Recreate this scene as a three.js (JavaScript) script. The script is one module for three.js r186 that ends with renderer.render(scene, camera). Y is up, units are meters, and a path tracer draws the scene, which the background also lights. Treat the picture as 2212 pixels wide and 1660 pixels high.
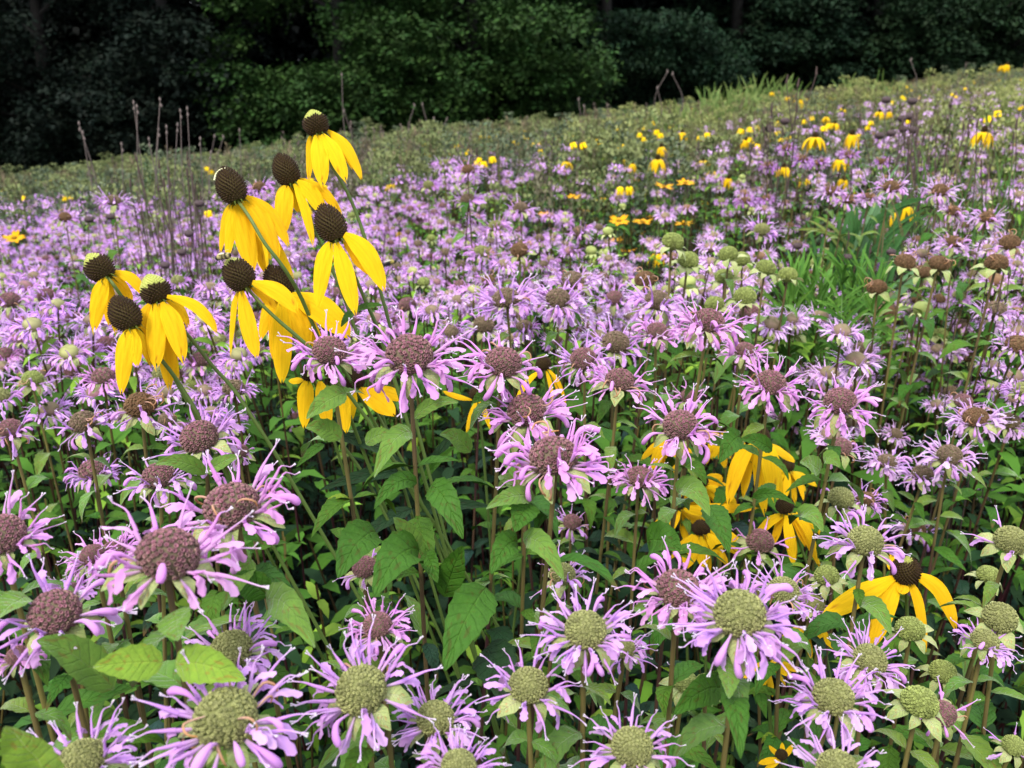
import * as THREE from 'three';

// ---------------------------------------------------------------- camera, sky, sun, exposure
const V3 = THREE.Vector3;
const scene = new THREE.Scene();
const PITCH = THREE.MathUtils.degToRad(20.6);
const EYE = new V3(0, 1.25, 0);
const camera = new THREE.PerspectiveCamera(48, 1024 / 768, 0.02, 400);
camera.position.copy(EYE);
camera.rotation.set(-PITCH, 0, 0);
camera.focus = 0.6;
camera.userData.fStop = 14;
scene.add(camera);

const renderer = new THREE.WebGLRenderer({ antialias: true });
renderer.toneMapping = THREE.LinearToneMapping;
renderer.toneMappingExposure = 2.2;
renderer.shadowMap.enabled = true;

{ // overcast sky: three times brighter overhead than at the horizon, faintly blue
  const w = 64, h = 32, data = new Float32Array(w * h * 4);
  for (let j = 0; j < h; j++) for (let i = 0; i < w; i++) {
    const el = ((j + 0.5) / h - 0.5) * Math.PI, s = Math.max(0, Math.sin(el));
    const L = 1.1 * (1 + 2 * s) / 3;
    data.set([L * 0.93, L * 0.98, L * 1.07, 1], (j * w + i) * 4);
  }
  const t = new THREE.DataTexture(data, w, h, THREE.RGBAFormat, THREE.FloatType);
  t.mapping = THREE.EquirectangularReflectionMapping;
  t.magFilter = THREE.LinearFilter;
  t.needsUpdate = true;
  scene.background = t;
  scene.environment = t;
}
const sun = new THREE.DirectionalLight(0xfff4e2, 1.5);
sun.position.set(-3, 9, 3.2);
sun.target.position.set(0, 0, -3);
sun.castShadow = true;
sun.shadow.radius = 26;
sun.shadow.mapSize.set(2048, 2048);
Object.assign(sun.shadow.camera, { left: -30, right: 30, top: 30, bottom: -30, near: 0.1, far: 80 });
scene.add(sun, sun.target);

// ---------------------------------------------------------------- helpers
function rngOf(a) { return () => { a = (a + 0x6d2b79f5) | 0; let t = Math.imul(a ^ (a >>> 15), 1 | a); t = (t + Math.imul(t ^ (t >>> 7), 61 | t)) ^ t; return ((t ^ (t >>> 14)) >>> 0) / 4294967296; }; }
const rnd = rngOf(7);
const rr = (a, b, r = rnd) => a + (b - a) * r();
const clamp = THREE.MathUtils.clamp, lerp = THREE.MathUtils.lerp, smooth = THREE.MathUtils.smoothstep;
function hash2(i, j) { let n = Math.imul(i, 374761393) + Math.imul(j, 668265263) | 0; n = Math.imul(n ^ (n >>> 13), 1274126177); return ((n ^ (n >>> 16)) >>> 0) / 4294967296; }
function noise2(x, y) {
  const i = Math.floor(x), j = Math.floor(y), u = x - i, v = y - j, a = u * u * (3 - 2 * u), b = v * v * (3 - 2 * v);
  return lerp(lerp(hash2(i, j), hash2(i + 1, j), a), lerp(hash2(i, j + 1), hash2(i + 1, j + 1), a), b);
}
const fbm = (x, y) => 0.55 * noise2(x, y) + 0.3 * noise2(x * 2.1 + 9, y * 2.1) + 0.15 * noise2(x * 4.3, y * 4.3 + 5);

// a point seen at (px, py) of a 2212 x 1660 frame, at a distance along the view axis
const F = 830 / Math.tan(THREE.MathUtils.degToRad(24));
const FWD = new V3(0, -Math.sin(PITCH), -Math.cos(PITCH)), UP = new V3(0, Math.cos(PITCH), -Math.sin(PITCH));
const at = (px, py, d) => EYE.clone().addScaledVector(FWD, d).add(new V3((px - 1106) / F * d, 0, 0)).addScaledVector(UP, (830 - py) / F * d);
const seen = (p) => { const q = p.clone().sub(EYE), d = q.dot(FWD); return [1106 + q.x / d * F, 830 - q.dot(UP) / d * F, d]; };

// the lie of the land: falls away to the left and ahead, climbs to the right
const ZN = (z) => Math.max(0, -z);
function canopy(x, z) { const d = ZN(z); return 1.25 - (0.25 + 0.05 * clamp(x / (d + 1), -1, 1) + 0.064 * d - 0.103 * x * smooth(d, 0, 3)) + (fbm(x * 0.35 + 3, z * 0.35) - 0.5) * 0.05 * Math.min(3, d * 0.5); }
const ground = (x, z) => canopy(x, z) - 0.92;

// geometry collected vertex by vertex, with a colour on each
class Geo {
  constructor() { this.p = []; this.c = []; this.t = []; this.i = []; }
  get n() { return this.p.length / 3; }
  v(q, c, u = 0, w = 0) { this.p.push(q.x, q.y, q.z); this.c.push(c[0], c[1], c[2]); this.t.push(u, w); return this.p.length / 3 - 1; }
  tri(a, b, c) { this.i.push(a, b, c); }
  quad(a, b, c, d) { this.i.push(a, b, c, a, c, d); }
  add(g, m, tint) {
    const o = this.n, q = new V3();
    for (let k = 0; k < g.p.length; k += 3) {
      q.set(g.p[k], g.p[k + 1], g.p[k + 2]); if (m) q.applyMatrix4(m);
      this.p.push(q.x, q.y, q.z);
      for (let c = 0; c < 3; c++) this.c.push(g.c[k + c] * (tint ? tint[c] : 1));
    }
    for (const t of g.t) this.t.push(t);
    for (const i of g.i) this.i.push(i + o);
    return this;
  }
  build() {
    const b = new THREE.BufferGeometry();
    b.setAttribute('position', new THREE.Float32BufferAttribute(this.p, 3));
    b.setAttribute('color', new THREE.Float32BufferAttribute(this.c, 3));
    b.setAttribute('uv', new THREE.Float32BufferAttribute(this.t, 2));
    b.setIndex(this.i);
    b.computeVertexNormals();
    return b;
  }
}
const mixc = (a, b, t) => [lerp(a[0], b[0], t), lerp(a[1], b[1], t), lerp(a[2], b[2], t)];
const mulc = (a, k) => [a[0] * k, a[1] * k, a[2] * k];
const perp = (t) => { const r = Math.abs(t.y) < 0.9 ? new V3(0, 1, 0) : new V3(1, 0, 0); return r.cross(t).normalize(); };

function tube(G, pts, rad, sides, col, flat = 1) {
  const N = pts.length, rings = [];
  let s = null;
  for (let k = 0; k < N; k++) {
    const t = pts[Math.min(N - 1, k + 1)].clone().sub(pts[Math.max(0, k - 1)]).normalize();
    s = s ? s.clone().addScaledVector(t, -s.dot(t)).normalize() : perp(t);
    const b = t.clone().cross(s), r = typeof rad === 'function' ? rad(k / (N - 1)) : rad[k], c = typeof col === 'function' ? col(k / (N - 1), k) : col, ring = [];
    for (let a = 0; a < sides; a++) {
      const w = a / sides * Math.PI * 2;
      ring.push(G.v(pts[k].clone().addScaledVector(s, Math.cos(w) * r).addScaledVector(b, Math.sin(w) * r * flat), c, k / (N - 1), a / sides));
    }
    rings.push(ring);
  }
  for (let k = 0; k + 1 < N; k++) for (let a = 0; a < sides; a++) { const b = (a + 1) % sides; G.quad(rings[k][a], rings[k][b], rings[k + 1][b], rings[k + 1][a]); }
  const c = typeof col === 'function' ? col(1, N - 1) : col, e = G.v(pts[N - 1], c, 1, 0.5);
  for (let a = 0; a < sides; a++) G.tri(rings[N - 1][a], rings[N - 1][(a + 1) % sides], e);
}
// a blade along pts; half widths hw(t), facing `nrm`, edges lifted by fold x width
function blade(G, pts, hw, nrm, col, { across = 3, fold = 0, ripple = 0 } = {}) {
  const N = pts.length, rows = [];
  for (let k = 0; k < N; k++) {
    const T = k / (N - 1), t = pts[Math.min(N - 1, k + 1)].clone().sub(pts[Math.max(0, k - 1)]).normalize();
    const n0 = typeof nrm === 'function' ? nrm(T) : nrm, side = t.clone().cross(n0).normalize(), n = side.clone().cross(t).normalize(), w = hw(T, k), row = [];
    for (let a = 0; a < across; a++) {
      const s = a / (across - 1) * 2 - 1;
      const q = pts[k].clone().addScaledVector(side, s * w).addScaledVector(n, (Math.abs(s) * fold + ripple * Math.sin(s * 9.4 + k) * 0.12) * w);
      row.push(G.v(q, typeof col === 'function' ? col(T, s) : col, T, a / (across - 1)));
    }
    rows.push(row);
  }
  for (let k = 0; k + 1 < N; k++) for (let a = 0; a + 1 < across; a++) G.quad(rows[k][a], rows[k][a + 1], rows[k + 1][a + 1], rows[k + 1][a]);
}
const bez = (a, b, c, n) => Array.from({ length: n }, (_, k) => { const t = k / (n - 1), u = 1 - t; return new V3(0, 0, 0).addScaledVector(a, u * u).addScaledVector(b, 2 * u * t).addScaledVector(c, t * t); });
const spline = (pts, n) => new THREE.CatmullRomCurve3(pts, false, 'centripetal').getPoints(n);
const basis = (p, x, up, s = 1) => { const X = x.clone().normalize(), Z = X.clone().cross(up).normalize(), Y = Z.clone().cross(X); return new THREE.Matrix4().makeBasis(X, Y, Z).scale(new V3(s, s, s)).setPosition(p); };

// names, labels, parents
const used = new Map();
function numbered(n) { const k = used.get(n) ?? 0; used.set(n, k + 1); return k ? `${n}_${String(k).padStart(3, '0')}` : n; }
function tag(o, label, category, group, kind) {
  if (label) o.userData.label = label;
  if (category) o.userData.category = category;
  if (group) o.userData.group = group;
  if (kind) o.userData.kind = kind;
  return o;
}
function thing(name, pos, label, category, group) { const o = new THREE.Group(); o.name = numbered(name); o.position.copy(pos); scene.add(o); return tag(o, label, category, group); }
function part(name, geometry, material, parent, matrix) {
  const m = new THREE.Mesh(geometry instanceof Geo ? geometry.build() : geometry, material);
  m.name = numbered(name); m.castShadow = m.receiveShadow = true;
  if (matrix) matrix.decompose(m.position, m.quaternion, m.scale);
  parent.add(m);
  return m;
}
function swarm(name, geometry, material, list, parent) { // list of [matrix, colour]
  const m = new THREE.InstancedMesh(geometry, material, list.length), c = new THREE.Color();
  list.forEach(([mat, col], k) => { m.setMatrixAt(k, mat); m.setColorAt(k, c.setRGB(col[0], col[1], col[2])); });
  m.name = numbered(name); m.castShadow = m.receiveShadow = true;
  parent.add(m);
  return m;
}

// ---------------------------------------------------------------- materials
function texture(w, h, f, srgb) {
  const d = new Uint8Array(w * h * 4);
  for (let y = 0; y < h; y++) for (let x = 0; x < w; x++) { const c = f((x + 0.5) / w, (y + 0.5) / h); for (let k = 0; k < 3; k++) d[(y * w + x) * 4 + k] = clamp(c[k] * 255, 0, 255); d[(y * w + x) * 4 + 3] = 255; }
  const t = new THREE.DataTexture(d, w, h); t.wrapS = t.wrapT = THREE.RepeatWrapping; t.magFilter = THREE.LinearFilter; t.minFilter = THREE.LinearMipmapLinearFilter; t.generateMipmaps = true; t.needsUpdate = true;
  if (srgb) t.colorSpace = THREE.SRGBColorSpace;
  return t;
}
const vein = (u, v) => { const s = Math.abs(v - 0.5) * 2, mid = Math.exp(-Math.pow(s / 0.045, 2)), q = (u * 8 - s * 1.5) % 1, side = Math.exp(-Math.pow((((q + 1) % 1) - 0.5) / 0.09, 2)) * (1 - s * 0.4); return [mid, side]; };
const leafTex = texture(256, 128, (u, v) => {
  const [mid, side] = vein(u, v), n = fbm(u * 14, v * 8) * 0.3 + fbm(u * 50, v * 30) * 0.14, b = 0.66 + n - side * 0.1, spot = smooth(noise2(u * 22 + 4, v * 12), 0.86, 0.95), mil = smooth(fbm(u * 5 + 30, v * 3.5), 0.56, 0.76) * 0.09, rust = smooth(fbm(u * 9 + 70, v * 6), 0.66, 0.74) * 0.3;
  return [clamp(b * 0.92 + mid * 0.3 + spot * 0.22 + mil + rust * 0.5, 0, 1), clamp(b * (1 - rust) + mid * 0.2 + mil * 0.6, 0, 1), clamp(b * 0.82 * (1 - rust) + mid * 0.3 + mil * 1.4, 0, 1)];
});
const leafBump = texture(256, 128, (u, v) => { const [mid, side] = vein(u, v), g = 0.55 - mid * 0.35 - side * 0.3 + fbm(u * 40, v * 20) * 0.25; return [g, g, g]; });
const petalTex = texture(128, 64, (u, v) => { const g = 0.9 + 0.1 * noise2(u * 3, v * 26) - 0.07 * Math.exp(-Math.pow((((v * 5) % 1) - 0.5) / 0.12, 2)) ; return [g, g * (0.93 + 0.07 * noise2(u * 5, v * 9)), g]; });
const stemTex = texture(64, 32, (u, v) => { const g = 0.7 + 0.3 * noise2(u * 40, v * 6); return [g, g, g]; });
const mat = (o) => new THREE.MeshPhysicalMaterial({ color: 0xffffff, vertexColors: true, roughness: 0.6, side: THREE.DoubleSide, ...o });
const M = {
  leaf: mat({ map: leafTex, bumpMap: leafBump, bumpScale: 0.0014, roughness: 0.58, specularIntensity: 0.38 }),
  young: mat({ map: leafTex, bumpMap: leafBump, bumpScale: 0.001, roughness: 0.92, transmission: 0.3, thickness: 0 }),
  floret: mat({ roughness: 0.92, transmission: 0.3, thickness: 0, specularIntensity: 0.4 }),
  yellow: mat({ map: petalTex, bumpMap: petalTex, bumpScale: 0.0008, roughness: 0.9, transmission: 0.28, thickness: 0, specularIntensity: 0.35 }),
  disc: mat({ roughness: 0.8, specularIntensity: 0.4 }),
  cone: mat({ roughness: 0.7, specularIntensity: 0.4 }),
  stem: mat({ map: stemTex, roughness: 0.6 }),
  plant: mat({ roughness: 0.8, specularIntensity: 0.35 }),
  tree: mat({ roughness: 0.7, specularIntensity: 0.35 }),
  bark: mat({ map: stemTex, roughness: 0.9 }),
  dry: mat({ roughness: 0.85 }),
  wing: new THREE.MeshPhysicalMaterial({ color: 0xd8d2c0, roughness: 0.95, transmission: 0.45, thickness: 0, side: THREE.DoubleSide }),
};
// real-world base colours, linear
const C = {
  pink: [0.78, 0.335, 0.80], lav: [0.67, 0.35, 0.83], pale: [0.71, 0.44, 0.83], vivid: [0.52, 0.21, 0.70],
  white: [0.82, 0.76, 0.86], bract: [0.72, 0.72, 0.38], bractGreen: [0.30, 0.42, 0.11],
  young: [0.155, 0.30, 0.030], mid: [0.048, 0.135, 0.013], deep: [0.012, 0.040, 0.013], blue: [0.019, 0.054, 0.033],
  straw: [0.20, 0.17, 0.045], maroon: [0.065, 0.018, 0.024], green: [0.10, 0.17, 0.03], yellow: [0.93, 0.64, 0.003], orange: [0.90, 0.46, 0.006], tan: [0.58, 0.29, 0.09],
};
// ---------------------------------------------------------------- ground
{
  const G = new Geo(), NX = 90, NZ = 90, id = [];
  for (let j = 0; j <= NZ; j++) for (let i = 0; i <= NX; i++) {
    const x = (i / NX * 2 - 1), X = Math.sign(x) * Math.pow(Math.abs(x), 1.8) * 150, zt = j / NZ, Z = 8 - Math.pow(zt, 1.9) * 230;
    const far = smooth(Math.hypot(X, Z), 40, 90), y = lerp(ground(clamp(X, -40, 40), Math.max(Z, -45)), -1.5 + clamp(X, -40, 40) * 0.06, far);
    const n = fbm(X * 1.5, Z * 1.5);
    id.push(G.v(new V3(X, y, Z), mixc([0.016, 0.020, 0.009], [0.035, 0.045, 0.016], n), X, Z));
  }
  for (let j = 0; j < NZ; j++) for (let i = 0; i < NX; i++) { const a = j * (NX + 1) + i; G.quad(id[a], id[a + 1], id[a + NX + 2], id[a + NX + 1]); }
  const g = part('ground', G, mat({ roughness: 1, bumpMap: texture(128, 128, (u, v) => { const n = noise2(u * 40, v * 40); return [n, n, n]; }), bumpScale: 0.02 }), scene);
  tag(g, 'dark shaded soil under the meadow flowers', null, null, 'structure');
}

// ---------------------------------------------------------------- trees behind the field
const clumpGeo = [0, 1, 2].map((k) => {
  const G = new Geo(), r = rngOf(300 + k);
  for (let i = 0; i < 11; i++) {
    const p = new V3(rr(-1, 1, r), rr(-0.6, 0.5, r), rr(-1, 1, r)).multiplyScalar(0.19), L = rr(0.07, 0.13, r);
    const d = new V3(rr(-1, 1, r), rr(-0.7, 0.25, r), rr(-1, 1, r)).normalize(), up = new V3(rr(-0.5, 0.5, r), 1, rr(-0.5, 0.5, r)).normalize();
    const pts = [p, p.clone().addScaledVector(d, L * 0.5).add(new V3(0, 0.008, 0)), p.clone().addScaledVector(d, L)];
    const g = rr(0.7, 1.25, r);
    blade(G, pts, (t) => [0.3, 1, 0.08][Math.round(t * 2)] * L * 0.4, up, [g, g, g], { across: 3, fold: 0.25 });
  }
  return G.build();
});
function tree(x, z, h, spread, low, tone, dense, label, skirt) {
  const gy = ground(clamp(x, -40, 40), Math.max(-45, z)), r = rngOf(Math.round(x * 131 + z * 17 + 900));
  const t = thing('broadleaf_tree', new V3(x, gy, z), label, 'tree', 'trees along the far edge of the meadow');
  const T = new Geo(), tone3 = tone, list = [];
  const bend = new V3(rr(-0.6, 0.6, r), h * 0.5, rr(-0.6, 0.6, r)), top = new V3(rr(-0.8, 0.8, r), h * 0.92, rr(-0.8, 0.8, r));
  const bark = (k) => mixc([0.008, 0.007, 0.006], [0.014, 0.012, 0.010], r());
  tube(T, bez(new V3(0, -0.3, 0), bend, top, 9), (k) => lerp(0.24, 0.05, Math.pow(k, 0.8)) * h / 11, 9, bark);
  part('trunk', T, M.bark, t);
  const nl = 13 + (skirt ?? 9);
  for (let i = 0; i < nl; i++) {
    const ht = i < 13 ? lerp(low, 0.95, Math.pow(i / 12, 0.9)) : rr(0.04, 0.34, r), a = i * 2.4 + r() * 0.8, start = bez(new V3(0, 0, 0), bend, top, 21)[Math.min(20, Math.round(clamp(ht * 0.85, 0.08, 1) * 20))];
    const reach = (i < 13 ? 1 : 0.92) * spread * (1 - Math.pow(Math.max(0, ht - 0.25) / 0.9, 2)) * rr(0.7, 1.05, r);
    const end = new V3(Math.cos(a) * reach, ht * h + rr(-0.5, 0.4, r), Math.sin(a) * reach), mid = start.clone().lerp(end, 0.5).add(new V3(0, rr(0.3, 0.9, r), 0));
    const L = new Geo(); tube(L, bez(start, mid, end, 7), (k) => lerp(0.075, 0.015, k), 6, bark); part('limb', L, M.bark, t);
    const blobs = [[end, rr(0.9, 1.3, r)], [mid, rr(0.8, 1.1, r)], [end.clone().lerp(mid, 0.4).add(new V3(rr(-1.2, 1.2, r), rr(-1.3, 0.5, r), rr(-1.2, 1.2, r))), rr(0.7, 1, r)], [end.clone().add(new V3(rr(-1.5, 1.5, r), rr(-1.4, 0.4, r), rr(-0.8, 1, r))), rr(0.5, 0.85, r)]];
    for (const [c, rad] of blobs) {
      const cnt = Math.round(1.15 * dense * rad * rad);
      for (let k = 0; k < cnt; k++) {
        const u = rr(-1, 1, r), w = r() * Math.PI * 2, q = Math.sqrt(1 - u * u), rho = rad * Math.pow(rr(0.25, 1.35, r), 0.6);
        const p = c.clone().add(new V3(Math.cos(w) * q * rho * 1.15, u * rho * 0.52 - 0.18 * rho * rho, Math.sin(w) * q * rho * 1.15));
        if (p.y < 0.45 + 1.1 * noise2(p.x * 0.9 + x, p.z * 0.9)) continue;
        const m = new THREE.Matrix4().makeRotationFromEuler(new THREE.Euler(rr(-0.4, 0.4, r), r() * 6.28, rr(-0.4, 0.4, r))).scale(new V3(1, 1, 1).multiplyScalar(rr(0.65, 1.7, r))).setPosition(p);
        const b = rr(0.75, 1.25, r) ;
        list.push([m, [tone3[0] * b * rr(0.85, 1.2, r), tone3[1] * b, tone3[2] * b * rr(0.85, 1.2, r)]]);
      }
    }
  }
  swarm('crown', clumpGeo[Math.floor(r() * 3)], M.tree, list, t).userData.kind = 'stuff';
  return t;
}
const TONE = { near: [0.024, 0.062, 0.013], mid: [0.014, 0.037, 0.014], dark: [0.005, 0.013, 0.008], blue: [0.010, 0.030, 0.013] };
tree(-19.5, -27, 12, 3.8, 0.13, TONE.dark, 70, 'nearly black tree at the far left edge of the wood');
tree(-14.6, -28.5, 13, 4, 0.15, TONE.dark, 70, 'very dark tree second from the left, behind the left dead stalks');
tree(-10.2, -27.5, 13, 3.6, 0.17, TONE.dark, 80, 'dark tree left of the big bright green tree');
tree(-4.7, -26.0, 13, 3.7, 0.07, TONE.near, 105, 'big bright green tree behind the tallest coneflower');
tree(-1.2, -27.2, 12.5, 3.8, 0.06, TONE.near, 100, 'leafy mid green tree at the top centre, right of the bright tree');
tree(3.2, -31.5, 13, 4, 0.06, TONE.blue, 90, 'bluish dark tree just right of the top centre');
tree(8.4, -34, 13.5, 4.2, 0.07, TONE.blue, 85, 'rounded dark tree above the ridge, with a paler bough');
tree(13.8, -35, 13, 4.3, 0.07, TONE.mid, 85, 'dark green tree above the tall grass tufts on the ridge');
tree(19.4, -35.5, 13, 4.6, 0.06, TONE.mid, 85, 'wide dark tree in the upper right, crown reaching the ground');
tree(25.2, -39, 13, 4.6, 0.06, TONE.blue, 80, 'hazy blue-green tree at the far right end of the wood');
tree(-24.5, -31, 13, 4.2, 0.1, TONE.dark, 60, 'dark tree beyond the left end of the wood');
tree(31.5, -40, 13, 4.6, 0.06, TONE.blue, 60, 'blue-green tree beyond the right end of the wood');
{ // the wood behind, read as one mass
  const wood = new THREE.Group(); wood.name = 'background_wood'; scene.add(wood);
  tag(wood, 'dense dark wood filling the gaps behind the front trees', 'wood', null, 'stuff');
  const lists = [[], [], []], r = rngOf(51), T = new Geo();
  for (let i = 0; i < 85000; i++) {
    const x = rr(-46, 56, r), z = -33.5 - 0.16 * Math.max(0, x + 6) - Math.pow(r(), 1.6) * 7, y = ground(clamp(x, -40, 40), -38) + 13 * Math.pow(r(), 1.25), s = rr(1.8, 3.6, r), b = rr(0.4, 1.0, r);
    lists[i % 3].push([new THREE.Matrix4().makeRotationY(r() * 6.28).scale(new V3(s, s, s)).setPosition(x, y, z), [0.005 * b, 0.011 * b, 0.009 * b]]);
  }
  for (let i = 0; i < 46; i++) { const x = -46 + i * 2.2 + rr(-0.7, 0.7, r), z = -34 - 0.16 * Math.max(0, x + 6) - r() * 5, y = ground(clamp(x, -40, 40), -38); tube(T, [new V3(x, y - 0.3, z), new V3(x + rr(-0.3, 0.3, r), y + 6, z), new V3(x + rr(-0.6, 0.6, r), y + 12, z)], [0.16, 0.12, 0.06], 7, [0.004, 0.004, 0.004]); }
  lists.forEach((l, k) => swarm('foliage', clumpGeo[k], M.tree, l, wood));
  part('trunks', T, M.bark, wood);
}
// ---------------------------------------------------------------- pieces of a bee balm
const MM = 0.001;
// one two-lipped floret, base at the origin, pointing along +x, upper side +y (metres, for a disc of 14.5 mm radius)
function floret(type, tone, r, fine = true) {
  const G = new Geo(), sd = fine ? 6 : 3, v = (x, y, z = 0) => new V3(x * MM, y * MM, z * MM);
  const root = mixc(tone, [0.72, 0.66, 0.62], 0.55), z0 = rr(-1, 1, r), tipc = mixc(tone, C.white, 0.45);
  if (type === 3) { // unopened, curled over
    const k = rr(0.7, 1.2, r);
    tube(G, spline([v(0, 0), v(6, 1.5), v(12, 2 * k), v(16, -1.5 * k, z0), v(17, -6 * k, z0)], fine ? 9 : 4), (t) => (0.55 + 1.3 * smooth(t, 0.2, 0.8) - 0.5 * smooth(t, 0.9, 1)) * MM, sd, (t) => mixc(root, mixc(tone, C.pink, 0.5), smooth(t, 0, 0.45)));
    return G;
  }
  if (type === 4) { // withered, tan and curled
    tube(G, spline([v(0, 0), v(6, 2), v(10, 1, z0 * 3), v(11, -4, z0 * 4), v(8, -7, z0 * 2)], fine ? 9 : 4), (t) => (0.25 + 0.35 * Math.sin(t * 3)) * MM, sd, (t) => mixc([0.62, 0.40, 0.34], C.tan, t));
    return G;
  }
  const lift = type === 1 ? rr(4.5, 7, r) : rr(1.5, 4.5, r), end = 10, up = (t) => mixc(tone, tipc, smooth(t, 0.6, 1));
  tube(G, spline([v(0, 0), v(5, 0.6), v(end, 1.4)], fine ? 4 : 2), (t) => (0.45 + 0.62 * t) * MM, sd, (t) => mixc(root, tone, smooth(t, 0.1, 0.9)));
  const hook = type === 1 ? 0 : type === 0 ? rr(-1, 4, r) : rr(2, 7, r), tip = v(rr(22, 26, r) - hook * 0.5, lift + rr(0.5, 3, r) - hook, z0 * 2);
  tube(G, spline([v(end - 1, 1.8), v(14, 1.8 + lift * 0.45), v(19 - hook * 0.2, 1.8 + lift * 0.85, z0 * 0.6), tip], fine ? 7 : 3), (t) => (1.0 - 0.66 * smooth(t, 0, 0.9)) * MM, sd, up, 0.75);
  if (fine) for (const s of [-1, 1]) { // anthers beyond the upper lip
    const e = tip.clone().add(v(rr(2, 4.2, r), rr(-0.6, 1.6, r), s * rr(0.4, 1.3, r)));
    tube(G, [tip, tip.clone().lerp(e, 0.6), e], [0.28 * MM, 0.26 * MM, 0.5 * MM], 4, (t) => mixc(tone, C.white, 0.4 + 0.6 * t));
  }
  const drop = type === 2 ? rr(8, 11, r) : rr(4, 8, r), rch = type === 2 ? 14 : rr(16, 19, r);
  const low = spline([v(end - 1, 0.6), v(end + 2.5, -0.4), v((end + rch) / 2 + 1, -drop * 0.4, z0), v(rch, -drop, z0 * 1.5)], fine ? 7 : 3);
  const W = [1.2, 1.25, 1.4, 1.8, 2.5, 1.9, 2.5, 0.9];
  blade(G, low, (t) => { const q = t * 7, i = Math.min(6, Math.floor(q)); return lerp(W[i], W[i + 1], q - i) * MM; }, new V3(0.5, 0.85, 0.1), (t) => mixc(tone, [tone[0] * 1.08, tone[1] * 1.15, tone[2] * 1.05], t), { across: fine ? 5 : 3, fold: -0.45, ripple: fine ? 1.6 : 0 });
  return G;
}
const TONES = { pink: C.pink, lav: C.lav, pale: C.pale, vivid: C.vivid };
const FL = {};
for (const k in TONES) FL[k] = [0, 1, 2, 0, 1, 2, 3, 3, 4].map((t, i) => floret(t, mixc(TONES[k].map((x) => x * [0.84, 1.02, 0.94, 1.06, 0.98][i % 5]), [[0.80, 0.62, 0.80], [0.60, 0.30, 0.80], [0.82, 0.40, 0.74]][i % 3], [0.22, 0.25, 0.18][i % 3]), rngOf(40 + i * 7 + k.length)).build());

// the central disc: calyx tubes in a spiral over a dome of radius 1
function discGeo(n, c, seed, cover = 1.95, fine = true) {
  const G = new Geo(), r = rngOf(seed), q = new V3();
  const ball = new THREE.SphereGeometry(0.9, 14, 9), P = ball.attributes.position, o = G.n;
  for (let k = 0; k < P.count; k++) G.v(q.set(P.getX(k), P.getY(k) * 0.84, P.getZ(k)), mulc(c.side, 0.7));
  for (let k = 0; k < ball.index.count; k += 3) G.tri(o + ball.index.getX(k), o + ball.index.getX(k + 1), o + ball.index.getX(k + 2));
  for (let i = 0; i < n; i++) {
    const y = 1 - (1 - Math.cos(cover)) * (i + 0.5) / n, a = i * 2.39996, s = Math.sqrt(1 - y * y);
    const d = new V3(Math.cos(a) * s, y, Math.sin(a) * s).add(new V3(rr(-0.055, 0.055, r), rr(-0.055, 0.055, r), rr(-0.055, 0.055, r))).normalize();
    const rad = Math.sqrt(2 * (1 - Math.cos(cover)) / n) * 0.76, base = d.clone().multiply(new V3(0.9, 0.755, 0.9)), tip = d.clone().multiply(new V3(1, 0.84, 1)).multiplyScalar(rr(0.965, 1.03, r));
    const S = perp(d), B = d.clone().cross(S), tint = rr(0.68, 1.22, r) * (0.85 + 0.3 * noise2(d.x * 3 + seed, d.z * 3 + 7)), ripe = clamp(c.mix + (y - 0.2) * c.up + rr(-0.25, 0.25, r), 0, 1), rim = mulc(mixc(c.side, c.rim, ripe), tint), sidec = mulc(c.side, tint), pit = mulc(c.pit, tint);
    const lo = [], hi = [], inn = [], N = fine ? 6 : 5;
    for (let k = 0; k < N; k++) {
      const w = k / N * 6.283, e = S.clone().multiplyScalar(Math.cos(w)).addScaledVector(B, Math.sin(w)), tooth = k % 2 ? 0.014 : 0;
      lo.push(G.v(base.clone().addScaledVector(e, rad * 0.75), sidec));
      hi.push(G.v(tip.clone().addScaledVector(e, rad * 1.02).addScaledVector(d, tooth), rim));
      inn.push(G.v(tip.clone().addScaledVector(e, rad * c.hole).addScaledVector(d, -0.01), mixc(rim, pit, 0.3)));
    }
    const ce = G.v(tip.clone().addScaledVector(d, -0.10), pit);
    for (let k = 0; k < N; k++) { const m = (k + 1) % N; G.quad(lo[k], lo[m], hi[m], hi[k]); G.quad(hi[k], hi[m], inn[m], inn[k]); G.tri(inn[k], inn[m], ce); }
  }
  return G;
}
const DISC = {
  P: { hole: 0.72, side: [0.22, 0.175, 0.115], rim: [0.36, 0.165, 0.21], pit: [0.085, 0.014, 0.034], mix: 0.55, up: 0.5 },
  B: { hole: 0.6, side: [0.19, 0.165, 0.085], rim: [0.30, 0.20, 0.16], pit: [0.06, 0.03, 0.02], mix: 0.5, up: 0.4 },
  G: { hole: 0.5, side: [0.28, 0.30, 0.11], rim: [0.37, 0.375, 0.16], pit: [0.09, 0.10, 0.03], mix: 0.5, up: 0.3 },
  D: { hole: 0.55, side: [0.19, 0.125, 0.06], rim: [0.25, 0.14, 0.08], pit: [0.07, 0.03, 0.015], mix: 0.5, up: 0.4 },
  S: { hole: 0.5, side: [0.29, 0.35, 0.10], rim: [0.38, 0.44, 0.15], pit: [0.12, 0.15, 0.03], mix: 0.4, up: 0.2 },
};
const DG = {}, DL = {};
for (const k in DISC) { DG[k] = [1, 2, 3].map((s) => discGeo({ P: 210, B: 210, G: 330, D: 200, S: 260 }[k], DISC[k], s * 13 + k.charCodeAt(0)).build()); DL[k] = discGeo(70, DISC[k], 5, 1.9, false); }

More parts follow.
